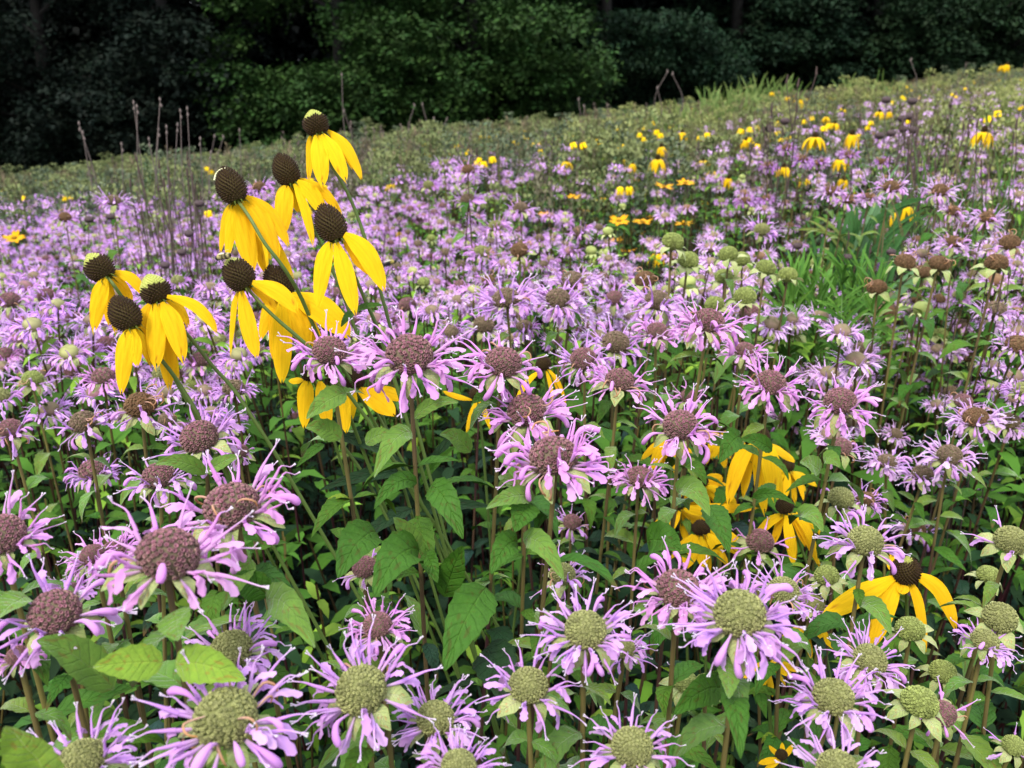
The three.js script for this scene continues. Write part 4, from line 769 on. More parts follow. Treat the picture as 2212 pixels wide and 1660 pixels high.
// ---------------------------------------------------------------- bees
{
  function bee(name, pos, dir, s, dark, label, cat) {
    const t = thing(name, pos, label, cat), body = (n, c, rad, f, m) => { const g = new THREE.SphereGeometry(1, 14, 10), P = g.attributes.position, col = []; for (let k = 0; k < P.count; k++) col.push(...f(P.getX(k), P.getY(k))); g.setAttribute('color', new THREE.Float32BufferAttribute(col, 3)); return part(n, g, M.dry, t, new THREE.Matrix4().makeScale(...rad.map((x) => x * s)).setPosition(...c.map((x) => x * s))); };
    const fuzz = dark ? [0.30, 0.25, 0.06] : [0.42, 0.36, 0.16], blk = [0.012, 0.01, 0.01];
    body('abdomen', [-1.6, -0.1, 0], [1.5, 0.85, 0.9], (x) => (Math.sin(x * 8) > 0.1 && !(dark && x < 0.4) ? fuzz : blk));
    body('thorax', [0.1, 0.15, 0], [0.95, 0.85, 0.9], () => fuzz);
    body('head', [1.15, -0.05, 0], [0.5, 0.6, 0.65], () => blk);
    for (const w of [-1, 1]) {
      const G = new Geo(); blade(G, [new V3(0.1, 0.8, 0.3 * w), new V3(-0.9, 1.1, 0.9 * w), new V3(-2.4, 1.0, 1.3 * w)].map((q) => q.multiplyScalar(s)), (k) => [0.15, 0.5, 0.2][Math.round(k * 2)] * s, new V3(0, 1, 0.2 * w), [1, 1, 1]);
      part('wing', G, M.wing, t);
      for (let k = 0; k < 3; k++) { const l = new Geo(); tube(l, [[0.5 - 0.5 * k, -0.3, 0.6 * w], [0.8 - 0.9 * k, -0.4, 1.4 * w], [0.9 - 1.1 * k, -1.4, 1.7 * w]].map((q) => new V3(...q).multiplyScalar(s)), [0.12 * s, 0.1 * s, 0.06 * s], 4, blk); part('leg', l, M.dry, t); }
      const an = new Geo(); tube(an, [[1.5, 0.2, 0.2 * w], [1.9, 0.7, 0.4 * w], [2.5, 0.8, 0.6 * w]].map((q) => new V3(...q).multiplyScalar(s)), [0.06 * s, 0.05 * s, 0.04 * s], 4, blk); part('antenna', an, M.dry, t);
    }
    t.rotation.set(...dir);
  }
  const [bx, by] = z3(965, 990);
  bee('bee', at(bx + 4, by - 2, 0.602), [0.2, 2.9, -0.35], 0.0028, false, 'pale fuzzy bee on the cone of the central left yellow coneflower', 'bee');
  bee('bumblebee', at(846, 567, 1.25), [0, 0.3, 0.2], 0.0042, true, 'black and yellow bumblebee on lavender florets right of the long yellow petals', 'bumblebee');
}

// ---------------------------------------------------------------- dead stalks
{
  const r = rngOf(212);
  function stalk(tx, ty, bx, by, d, kind, label, group) {
    const top = at(tx, ty, d), low = at(bx, by, d), foot = low.clone().add(low.clone().sub(top).multiplyScalar(0.6)); foot.y = ground(foot.x, foot.z);
    const t = thing('dead_stalk', foot, label, 'dead stalk', group), T = top.sub(foot), G = new Geo(), px = d / F;
    const mid = T.clone().multiplyScalar(0.55).add(new V3(rr(-0.035, 0.035, r), 0, rr(-0.02, 0.02, r)).multiplyScalar(d)), c = kind === 'dark' ? [0.055, 0.035, 0.03] : [0.12, 0.095, 0.088];
    tube(G, spline([new V3(), mid, T.clone().multiplyScalar(0.85).add(new V3(rr(-0.014, 0.014, r) * d, 0, 0)), T], 20), (k) => (kind === 'dark' ? 1.3 : kind === 'ball' ? 1.2 : d > 3 ? 0.9 : 1.15) * px * lerp(1.25, 0.8, k), 5, (k) => mulc(c, 0.8 + 0.4 * noise2(k * 30, d)));
    part('stem', G, M.dry, t);
    const H = new Geo(), dirn = T.clone().sub(mid).normalize();
    if (kind === 'ball') { const b = new THREE.SphereGeometry(1, 10, 7), P = b.attributes.position, o = H.n; for (let k = 0; k < P.count; k++) { const q = new V3().fromBufferAttribute(P, k), m = 1 + 0.25 * hash2(k, 3); H.v(T.clone().add(q.clone().multiply(new V3(9, 6.5, 9)).multiplyScalar(px * m)), mulc([0.07, 0.045, 0.05], 0.7 + 0.6 * hash2(k, 9))); } for (let k = 0; k < b.index.count; k += 3) H.tri(o + b.index.getX(k), o + b.index.getX(k + 1), o + b.index.getX(k + 2)); }
    else for (let k = 0; k < (kind === 'dark' || d > 3 ? 1 : 2); k++) { const p = T.clone().addScaledVector(dirn, -k * 13 * px); tube(H, [p.clone().addScaledVector(dirn, -3 * px), p, p.clone().addScaledVector(dirn, (kind === 'dark' ? 16 : 5) * px)], (d > 3 ? [1.2, 2.2, 0.8] : [1.3, 2.7, 1.1]).map((q) => q * px), 6, mulc(c, 1.2)); }
    part('seed_head', H, M.dry, t);
  }
  const LG2 = 'tall grey dead stalks at the left', say = (x, y, k) => where(x, y, k);
  for (const [tx, ty, bx, by, d] of [[288, 222, 325, 590, 1.9], [295, 230, 345, 600, 1.9], [345, 215, 362, 580, 1.85], [359, 274, 350, 600, 1.8], [383, 270, 372, 600, 1.9], [389, 240, 400, 590, 1.95], [404, 235, 410, 600, 1.9], [342, 280, 350, 560, 2.0], [321, 301, 340, 600, 2.0], [262, 312, 300, 560, 2.3], [170, 267, 196, 470, 2.6], [178, 287, 200, 480, 2.6], [368, 420, 330, 600, 1.75], [432, 300, 380, 600, 1.9], [455, 330, 360, 610, 1.8]])
    stalk(tx, ty, bx, by, d, 'grey', say(tx, ty, ty < 250 ? 'tall grey dead stalk' : 'grey dead stalk'), LG2);
  for (const [tx, ty, bx, by, d] of [[463, 295, 470, 420, 4.5], [482, 296, 490, 420, 4.5], [517, 282, 516, 430, 4.4], [895, 228, 900, 330, 6], [912, 226, 915, 330, 6], [937, 257, 940, 340, 6], [965, 258, 950, 340, 6], [1250, 215, 1252, 330, 6], [1262, 230, 1275, 330, 6], [1442, 155, 1440, 270, 6.5], [1453, 160, 1452, 270, 6.5], [1420, 190, 1424, 270, 6.5], [743, 240, 742, 330, 5], [1968, 130, 1970, 200, 7]])
    stalk(tx, ty, bx, by, d, 'grey', say(tx, ty, 'thin far dead stalk'), 'thin dead stalks along the far edge');
  for (const [tx, ty, bx, by, d] of [[738, 162, 745, 200, 3.2]]) stalk(tx, ty, bx, 420, d, 'grey', 'thin pale twig right of the tallest coneflower cone', undefined);
  const RG = 'dark dead stalks at the right';
  for (const [tx, ty, bx, by, d] of [[1976, 366, 2000, 500, 1.9], [2007, 352, 2035, 520, 1.9], [1955, 300, 1925, 460, 2.1], [1982, 290, 1915, 560, 2.0], [1968, 270, 1900, 600, 1.9], [1995, 300, 1930, 560, 2.0], [2010, 285, 1950, 540, 2.1], [1858, 262, 1905, 470, 2.4], [1840, 380, 1910, 500, 1.7], [2050, 300, 2010, 520, 2.2], [2085, 330, 2060, 510, 2.2], [1945, 280, 1880, 560, 2.0], [1962, 310, 1935, 580, 1.9], [1650, 285, 1660, 410, 3], [1692, 290, 1710, 400, 3], [2092, 290, 2080, 460, 2.3], [2120, 360, 2150, 560, 1.6], [2190, 300, 2180, 560, 1.9], [2130, 620, 2145, 850, 1.0], [2160, 640, 2150, 860, 1.05], [2065, 690, 2090, 800, 1.05], [2180, 600, 2172, 760, 1.1], [1834, 515, 1860, 570, 1.4], [1880, 545, 1896, 600, 1.3]])
    stalk(tx, ty, bx, by, d, 'dark', say(tx, ty, 'thin dark dead stalk'), RG);
  for (const [tx, ty, bx, by, d] of [[1926, 288, 1930, 400, 2.6], [1952, 279, 1948, 380, 2.6], [1974, 281, 1968, 380, 2.6], [1900, 293, 1902, 360, 2.7], [1831, 556, 1836, 600, 1.6], [1926, 545, 1915, 600, 1.5], [1724, 532, 1726, 570, 1.8], [1915, 216, 1918, 280, 3.4], [1972, 219, 1974, 290, 3.4], [1949, 256, 1950, 320, 3.2], [1966, 252, 1964, 320, 3.2], [1662, 278, 1668, 340, 3.4], [1696, 262, 1700, 330, 3.4], [192, 474, 198, 540, 2.0], [238, 468, 236, 530, 2.0], [535, 406, 536, 470, 2.2], [392, 545, 388, 600, 1.5], [408, 505, 404, 570, 1.5], [430, 440, 424, 540, 1.7], [356, 573, 360, 610, 1.3]])
    stalk(tx, ty, bx, by, d, 'ball', say(tx, ty, 'dark round seed ball'), 'dark round seed balls left from last year');
  for (let k = 0; k < 22; k++) { // thin stems leaning out of the same root as the tall grey ones
    const tx = 350 + rr(-75, 100, r), ty = rr(330, 500, r);
    stalk(tx, ty, 345 + (tx - 350) * 0.35 + rr(-20, 20, r), 605, rr(1.7, 2.0, r), 'dark', where(tx, ty, 'thin leaning brown stem'), 'thin brown stems among the tall left stalks');
  }
  for (let k = 0; k < 30; k++) { // wispy brown stems, fanning up from a few roots
    const root = [[1915, 590], [2060, 560], [2150, 560], [2000, 540], [1700, 400]][k % 5], tx = root[0] + rr(-70, 95, r), ty = root[1] - rr(150, 300, r);
    stalk(tx, ty, root[0] + rr(-14, 14, r), root[1], rr(1.7, 2.3, r), 'dark', where(tx, ty, 'wispy brown stem'), 'wispy brown stems at the right');
  }
}

// ---------------------------------------------------------------- grass
{
  const r = rngOf(414);
  function grassBlade(t, a, b, w, col, sag) { const L = (p) => p.clone().sub(t.position), G = new Geo(); blade(G, bez(L(a), L(a.clone().lerp(b, 0.55).add(new V3(0, sag, 0))), L(b), 9), (k) => w * (0.7 + 0.5 * k) * (1 - Math.pow(k, 3)) + 0.0002, new V3(rr(-0.4, 0.4, r), 0.4, 0.8), (k) => mulc(col, 0.85 + 0.3 * k), { across: 3, fold: 0.3 }); part('blade', G, M.leaf, t); }
  const f0 = at(1790, 780, 1.25); f0.y = ground(f0.x, f0.z);
  const t = thing('leafy_grass_clump', f0, 'fresh bright green clump of narrow leaves among the spent heads at right', 'grass clump');
  for (let i = 0; i < 290; i++) { // short narrow leaves up several shoots
    const s = i % 9, sx = 1700 + s * 23 + rr(-10, 10, r), up = r(), d = 1.2 + 0.05 * ((s * 7) % 5), a = at(sx + (up - 0.5) * 14, lerp(780, 590 + Math.abs(s - 5) * 9, up), d), side = r() < 0.5 ? -1 : 1;
    const b = at(sx + side * rr(20, 85, r) * (1 - up * 0.5), lerp(780, 590, up) - rr(5, 75, r), d + rr(-0.05, 0.05, r));
    grassBlade(t, a, b, rr(1.4, 2.6, r) * 0.001 * 1.05, mixc([0.06, 0.18, 0.025], [0.13, 0.30, 0.045], r()), 0.01);
  }
  for (let s = 0; s < 9; s++) { const G = new Geo(), sx = 1700 + s * 23, d = 1.2 + 0.05 * ((s * 7) % 5), L = (p) => p.sub(t.position); tube(G, [L(at(sx - 6, 900, d)), L(at(sx, 740, d)), L(at(sx + 6, 600 + Math.abs(s - 5) * 9, d))], [0.0014, 0.0012, 0.0007], 5, [0.12, 0.26, 0.05]); part('stem', G, M.stem, t); }
  const f1 = at(1900, 640, 1.7); f1.y = ground(f1.x, f1.z);
  const u = thing('long_grass_clump', f1, 'clump of long dark green grass blades, some bent flat, beside the dark dead stalks', 'grass clump');
  for (const [x0, y0, x1, y1, w, c] of [[1860, 470, 1945, 352, 5, 1], [1840, 500, 1760, 468, 5, 2], [1865, 500, 2020, 458, 4, 0], [1870, 440, 2000, 428, 4, 0], [1850, 560, 1852, 400, 6, 0], [1862, 540, 1895, 420, 6, 0], [1880, 560, 1930, 410, 5, 0], [1820, 540, 1840, 430, 5, 0], [1800, 560, 1812, 470, 5, 0], [1780, 570, 1786, 480, 4, 0], [1890, 560, 1960, 470, 5, 0], [1905, 580, 1945, 520, 5, 0], [1785, 540, 1850, 505, 4, 2], [1920, 590, 2050, 560, 5, 1], [1835, 590, 1870, 480, 5, 0], [1815, 600, 1800, 500, 5, 0]])
    for (let k = 0; k < 3; k++) grassBlade(u, at(x0 + k * 9 - rr(0, 26, r), y0 + 40 + rr(0, 40, r), 1.7), at(x1 + k * rr(-24, 24, r), y1 + k * rr(-10, 34, r), 1.72), w * 1.7 / F * 0.95, [[0.035, 0.12, 0.028], [0.12, 0.24, 0.12], [0.16, 0.21, 0.05]][c], 0.03);
  const f2 = at(2060, 600, 1.9); f2.y = ground(f2.x, f2.z);
  const fine = thing('fine_grass_clump', f2, 'wispy fine grass tangled with brown stems at the right edge', 'grass clump');
  for (let i = 0; i < 200; i++) { const d = rr(1.6, 2.4, r), x = rr(1890, 2225, r), y = rr(430, 590, r), a = at(x, y, d); grassBlade(fine, a, at(x + rr(-50, 60, r), y - rr(50, 150, r), d), rr(0.7, 1.5, r) * 0.001, r() < 0.3 ? [0.17, 0.14, 0.08] : mixc([0.05, 0.13, 0.03], [0.13, 0.22, 0.06], r()), 0.02); }
  for (const [x, y, d, n, lab] of [[1480, 256, 11, 100, 'tall bright grass tuft on the ridge, left of the pair'], [1570, 210, 12, 130, 'tall bright grass tuft on the ridge before the dark trees, middle of three'], [1665, 186, 13, 130, 'tall bright grass tuft on the ridge, right of the pair'], [1870, 178, 13, 80, 'small bright grass tuft high on the ridge at the right'], [560, 335, 12, 30, 'grass tuft at the left field edge behind the coneflowers']]) {
    const f = at(x, y + 30, d); f.y = ground(f.x, f.z);
    const g = thing('tall_grass_tuft', f, lab, 'grass tuft', 'bright tall grass tufts along the ridge');
    for (let i = 0; i < n; i++) { const a = at(x + rr(-62, 62, r), y + rr(20, 48, r), d + rr(-0.3, 0.3, r)), b = a.clone().add(new V3(rr(-0.16, 0.2, r), rr(0.08, 0.36, r), rr(-0.2, 0.2, r))); grassBlade(g, a, b, 0.009, mixc([0.10, 0.19, 0.045], [0.20, 0.27, 0.09], r()), 0.05); }
  }
}
// ---------------------------------------------------------------- how the meadow is planted: purple drifts, tall green weeds, yellow spots
const edgeY = (x) => { const T = [[-400, 440], [0, 430], [480, 425], [700, 400], [860, 395], [930, 345], [1080, 345], [1250, 310], [1450, 270], [1700, 218], [1900, 178], [2212, 145], [2700, 120]]; for (let k = 1; k < T.length; k++) if (x < T[k][0]) return lerp(T[k - 1][1], T[k][1], (x - T[k - 1][0]) / (T[k][0] - T[k - 1][0])); return 150; };
const fieldEnd = (x, z) => -z < 22 + 0.10 * (x + 14);
function purple(px, py, x, z) { // share of flowering bee balm here
  let p = lerp(0.035, 1, smooth(py - edgeY(px), -30, 30));
  p *= lerp(0.12, 1.25, smooth(fbm(x * 1.5 + 20, z * 1.5), 0.34, 0.54));
  if (px > 1100) p *= lerp(1, 0.20, smooth(px, 1100, 1400) * (1 - smooth(py, 480, 640)) * (1 - 0.95 * smooth(px, 1800, 1950) * (1 - smooth(py, 290, 350)))); // thinner on the right slope
  if (py < 300) p *= 0.8;
  for (const [a, b, c, d] of [[1265, 470, 110, 55], [1440, 520, 90, 45], [1700, 500, 80, 50], [1180, 560, 60, 30], [380, 560, 70, 60], [140, 600, 70, 25], [700, 520, 60, 30]]) p *= 1 - 0.75 * Math.exp(-Math.pow((px - a) / c, 2) - Math.pow((py - b) / d, 2));
  p *= 1 - 0.85 * Math.exp(-Math.pow((px - 1800) / 120, 2) - Math.pow((py - 640) / 130, 2)) - 0.6 * Math.exp(-Math.pow((px - 1880) / 90, 2) - Math.pow((py - 480) / 90, 2));
  return p;
}
// lower-detail heads with every colour on one mesh
function simpleHead(kind, tone, seed, far) {
  const r = rngOf(seed), G = new Geo(), R = kind === 'S' || kind === 'D' ? 0.012 : 0.0102, d = DISC[kind];
  const b = new THREE.SphereGeometry(1, far ? 7 : 10, far ? 5 : 7), P = b.attributes.position, o = G.n;
  for (let k = 0; k < P.count; k++) G.v(new V3(P.getX(k), P.getY(k) * 0.8, P.getZ(k)).multiplyScalar(R * (1 + 0.08 * hash2(k, seed))), mulc(mixc(d.side, d.rim, hash2(k, seed + 5)), 0.75 + 0.4 * hash2(k, seed + 9)));
  for (let k = 0; k < b.index.count; k += 3) G.tri(o + b.index.getX(k), o + b.index.getX(k + 1), o + b.index.getX(k + 2));
  const n = kind === 'S' ? 0 : far ? 18 : 30;
  for (let i = 0; i < n; i++) {
    const f = floret([0, 1, 2, 3][Math.floor(r() * 4)], mulc(TONES[tone], rr(0.85, 1.1, r)), r, false), az = i / n * 6.283 + rr(-0.2, 0.2, r), el = i % 2 ? rr(0.1, 0.8, r) : rr(-0.4, 0.3, r);
    const dd = new V3(Math.cos(az) * Math.cos(el), Math.sin(el), Math.sin(az) * Math.cos(el)), s = far ? 1.12 : rr(0.8, 1, r), m = basis(new V3(Math.cos(az) * R * 0.75, -R * 0.3, Math.sin(az) * R * 0.75), dd, new V3(0, 1, 0), s);
    if (far) { const L = [new V3(0.003, 0, 0), new V3(0.012, 0.001, 0), new V3(0.021, (i % 2 ? 0.003 : -0.005), 0)]; blade(G, L.map((q) => q.applyMatrix4(m)), (t) => (0.0012 + 0.0034 * t), new V3(0, 1, 0.3), mulc(TONES[tone], rr(0.85, 1.15, r)), { across: 2 }); } else G.add(f, m);
  }
  for (let i = 0; i < 6; i++) { const az = i * 1.05 + r(); G.add(bractGeo[i % 3], basis(new V3(Math.cos(az) * 0.005, -R * 0.6, Math.sin(az) * 0.005), new V3(Math.cos(az), rr(-0.3, 0.3, r), Math.sin(az)), new V3(0, 1, 0), R * rr(1.0, 1.4, r))); }
  return G;
}
const Y = new V3(0, 1, 0);
function shoot(seed, tones, height, far) { // leafy stem hanging down from its top at the origin
  const r = rngOf(seed), G = new Geo(), bx = rr(-0.05, 0.05, r), bz = rr(-0.05, 0.05, r), path = bez(new V3(), new V3(bx * 0.2, -height * 0.5, bz * 0.2), new V3(bx, -height, bz), 9);
  tube(G, path, (t) => lerp(1.5, 2, t) * MM, 3, (t) => mulc(mixc(C.straw, C.maroon, clamp(t * 2 + noise2(t * 20, seed) - 0.4, 0, 1)), 0.55));
  let k = 0;
  for (let y = far ? 0.03 : 0.02; y < height - 0.03; y += far ? 0.10 : 0.05, k++) {
    const p = path[Math.round(y / height * 8)].clone(); p.y = -y;
    for (const s of [0, 1]) {
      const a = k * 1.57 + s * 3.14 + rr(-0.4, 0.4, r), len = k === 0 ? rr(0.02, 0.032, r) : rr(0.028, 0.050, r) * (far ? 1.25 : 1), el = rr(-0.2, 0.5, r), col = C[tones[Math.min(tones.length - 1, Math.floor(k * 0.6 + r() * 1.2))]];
      const m = basis(p, new V3(Math.cos(a) * Math.cos(el), Math.sin(el), Math.sin(a) * Math.cos(el)), new V3(rr(-0.3, 0.3, r), 1, rr(-0.3, 0.3, r)), len);
      if (far) { const q = [[0, 0], [0.35, 0.08], [0.7, 0.02], [1, -0.25]].map(([u, v]) => new V3(u, v, 0).applyMatrix4(m)); blade(G, q, (t) => len * [0.05, 0.2, 0.15, 0.01][Math.round(t * 3)], Y, mulc(col, rr(0.8, 1.2, r)), { across: 3, fold: 0.3 }); }
      else { const g = leafSimple[Math.floor(r() * 3)]; G.add(g, m, mulc(col, rr(0.8, 1.2, r))); }
    }
  }
  return G;
}
const leafSimple = [0, 1, 2].map((k) => { const G = new Geo(), N = 8, pts = []; for (let i = 0; i < N; i++) { const t = i / (N - 1); pts.push(new V3(t * (1 - 0.1 * k * t), 0.1 * Math.sin(t * 2.2) - (0.3 + 0.25 * k) * t * t * 0.6, 0)); } blade(G, pts, (t, i) => (t < 0.08 ? 0.02 : (0.17 + 0.025 * k) * Math.pow(Math.sin(Math.PI * Math.pow(t, 0.65)), 0.85) * (i % 2 ? 1.08 : 0.92)) + 0.004, Y, [1, 1, 1], { across: 3, fold: 0.3 }); return G; });

// individual bee balms nearest the camera that are not among those above
const NEARSHOOT = [0, 1, 2, 3].map((k) => shoot(600 + k, ['mid', 'mid', 'deep', 'deep'], 0.5, false).build());
const nearSet = {};
{
  const kinds = [['G', 'lav'], ['B', 'lav'], ['P', 'lav'], ['B', 'pale'], ['D', 'pale'], ['S', 'lav'], ['P', 'pink']], r = rngOf(2024), spots = [];
  const bractRing = (() => { const G = new Geo(), q = rngOf(5); for (let i = 0; i < 7; i++) { const az = i * 0.9; G.add(bractGeo[i % 3], basis(new V3(Math.cos(az) * 0.5, -0.55, Math.sin(az) * 0.5), new V3(Math.cos(az), rr(-0.4, 0.3, q), Math.sin(az)), Y, rr(0.9, 1.3, q))); } return G.build(); })();
  const fringe = {}; for (const tone of ['lav', 'pale', 'pink']) fringe[tone] = [0, 1, 2].map((s) => { const G = new Geo(), q = rngOf(s + 17); for (let i = 0; i < 30; i++) { const az = i / 30 * 6.283 + rr(-0.2, 0.2, q), el = i % 2 ? rr(0.1, 0.8, q) : rr(-0.4, 0.3, q); G.add(floret(Math.floor(q() * 4), mulc(TONES[tone], rr(0.88, 1.1, q)), q, false), basis(new V3(Math.cos(az) * 0.8, -0.3, Math.sin(az) * 0.8), new V3(Math.cos(az) * Math.cos(el), Math.sin(el), Math.sin(az) * Math.cos(el)), Y, 1 / 0.0145)); } return G.build(); });
  const proto = kinds.map(([d, tone], i) => {
    const t = new THREE.Group();
    part('leafy_stem', NEARSHOOT[i % 4], M.plant, t, new THREE.Matrix4().setPosition(0, -0.008, 0));
    const h = part('flower_head', DL[d], M.disc, t, new THREE.Matrix4().makeScale(0.0115, 0.0115, 0.0115));
    part('bracts', bractRing, M.young, h);
    if (d !== 'S') part('petals', fringe[tone][i % 3], M.floret, h);
    return t;
  });
  let tries = 0;
  while (spots.length < 200 && tries++ < 30000) {
    const d = Math.sqrt(rr(0.72 * 0.72, 2.9 * 2.9, r)), x = rr(-0.68, 0.68, r) * d, z = -d, y = canopy(x, z) + rr(-0.09, 0.03, r), p = new V3(x, y, z), [px, py, dep] = seen(p), w = 0.025 * F / dep;
    if (px < -40 || px > 2250 || py > 1250 || r() > purple(px, py, x, z)) continue;
    if (py > 760 && px > 560 && px < 1750) continue; // the open view between the big foreground plants
    if (HEADS.some(([a, b, c]) => Math.hypot(a - px, b - py) < c * 0.6 + w * 0.7)) continue;
    if (Math.abs(px - 460) < 330 && py > 200 && Math.abs(py - 560) < 260 && dep < 0.8) continue;
    HEADS.push([px, py, w * 1.1]);
    spots.push([p, px, py, w]);
  }
  for (const [p, px, py, w] of spots) {
    const right = px > 1250;
    let pick = Math.floor(r() * kinds.length);
    for (let k = 0; k < 20 && !(right ? [0, 3, 4, 5, 3] : [0, 1, 2, 6, 1, 5]).includes(pick); k++) pick = Math.floor(r() * kinds.length);
    if (pick === 5 && r() < 0.75) pick = right ? 3 : 1;
    const o = proto[pick].clone(true), s = rr(0.85, 1.15, r); o.position.copy(p); o.scale.setScalar(s); o.rotation.set(rr(-0.05, 0.3, r), r() * 6.28, rr(-0.2, 0.2, r), 'XYZ');
    const [d, tone] = kinds[pick], word = d === 'S' ? 'bare green-headed' : `${TONE_WORD[tone]} ${d === 'D' ? 'dry-centred' : COLOR_WORD[d]}`;
    label3(o, 'bee_balm', where(px, py, `${w > 30 ? '' : 'small '}${word} bee balm`), 'bee balm', 'bee balms in the drifts of the middle distance');
  }
}
// the rest of the drifts
{
  const r = rngOf(31337), tints = { left: [1, 1, 1] };
  const kinds = [['G', 'lav'], ['B', 'lav'], ['P', 'lav'], ['B', 'pale'], ['D', 'pale'], ['S', 'lav']];
  const near = kinds.map(([d, t], i) => { const G = simpleHead(d, t, 20 + i, false); G.add(shoot(700 + i, ['young', 'mid', 'mid', 'deep'], 0.42, true), new THREE.Matrix4().setPosition(0, -0.008, 0)); return G.build(); });
  const far = kinds.map(([d, t], i) => { const G = simpleHead(d, t, 40 + i, true); G.add(shoot(720 + i, ['young', 'mid', 'deep'], 0.3, true), new THREE.Matrix4().setPosition(0, -0.008, 0)); return G.build(); });
  const NL = kinds.map(() => []), FLs = kinds.map(() => []);
  const plantRow = (count, d0, d1, power, lists, hide) => {
    for (let i = 0; i < count; i++) {
      const d = Math.pow(lerp(Math.pow(d0, power), Math.pow(d1, power), r()), 1 / power), x = rr(-0.72, 0.72, r) * (d + 0.4), z = -d;
      if (!fieldEnd(x, z)) continue;
      const y = canopy(x, z) + rr(-0.16, 0.035, r) , p = new V3(x, y, z), [px, py, dep] = seen(p);
      if (r() > purple(px, py, x, z)) continue;
      if (hide && (HEADS.some(([a, b, c]) => Math.abs(a - px) < c && Math.hypot(a - px, b - py) < c * 0.5) || (py > 740 && px > 560 && px < 1760))) continue;
      const right = px > 1250, pick = right ? [3, 4, 3, 0, 3, 3, 3, 5][Math.floor(r() * 8)] : [0, 1, 3, 1, 0, 3, 2][Math.floor(r() * 7)], s = rr(0.85, 1.2, r) * (1 + d * 0.006), b = rr(0.85, 1.1, r);
      const m = new THREE.Matrix4().makeRotationFromEuler(new THREE.Euler(rr(-0.1, 0.3, r), r() * 6.28, rr(-0.2, 0.2, r))).scale(new V3(s, s, s)).setPosition(p);
      lists[pick].push([m, px < 700 && r() < 0.4 ? [b * 0.95, b * 0.9, b * 1.05] : [b, b, b]]);
    }
  };
  plantRow(3900, 0.95, 4.2, 1.7, NL, true);
  plantRow(16000, 4.0, 27, 1.6, FLs, false);
  const g = new THREE.Group(); g.name = 'bee_balm_drift'; scene.add(g);
  tag(g, 'lavender drift of countless bee balms filling the meadow behind', 'bee balm drift', null, 'stuff');
  NL.forEach((l, k) => swarm('flower_head', near[k], M.plant, l, g)); FLs.forEach((l, k) => swarm('flower_head', far[k], M.plant, l, g));
}
// leafy undergrowth
{
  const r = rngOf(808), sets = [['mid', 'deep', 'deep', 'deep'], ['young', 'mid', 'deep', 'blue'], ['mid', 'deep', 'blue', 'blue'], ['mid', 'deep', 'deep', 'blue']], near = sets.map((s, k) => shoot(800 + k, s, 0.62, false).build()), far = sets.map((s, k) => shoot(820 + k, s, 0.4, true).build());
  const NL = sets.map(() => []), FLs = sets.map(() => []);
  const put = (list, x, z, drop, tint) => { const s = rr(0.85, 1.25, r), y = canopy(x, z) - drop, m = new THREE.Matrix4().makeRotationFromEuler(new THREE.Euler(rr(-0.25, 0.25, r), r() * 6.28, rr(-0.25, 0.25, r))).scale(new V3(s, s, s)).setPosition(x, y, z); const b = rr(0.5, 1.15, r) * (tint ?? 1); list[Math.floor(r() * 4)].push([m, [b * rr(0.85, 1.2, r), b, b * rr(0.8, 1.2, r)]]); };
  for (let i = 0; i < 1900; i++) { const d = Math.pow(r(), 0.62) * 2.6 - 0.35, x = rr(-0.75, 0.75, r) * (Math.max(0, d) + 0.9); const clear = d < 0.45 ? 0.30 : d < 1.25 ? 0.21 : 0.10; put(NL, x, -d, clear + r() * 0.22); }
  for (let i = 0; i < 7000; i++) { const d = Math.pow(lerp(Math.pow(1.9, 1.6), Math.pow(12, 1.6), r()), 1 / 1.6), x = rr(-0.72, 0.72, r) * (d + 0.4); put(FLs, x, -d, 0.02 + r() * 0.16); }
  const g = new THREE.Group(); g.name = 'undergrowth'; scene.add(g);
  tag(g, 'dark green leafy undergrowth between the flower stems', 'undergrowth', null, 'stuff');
  NL.forEach((l, k) => swarm('foliage', near[k], M.plant, l, g)); FLs.forEach((l, k) => swarm('foliage', far[k], M.plant, l, g));
}
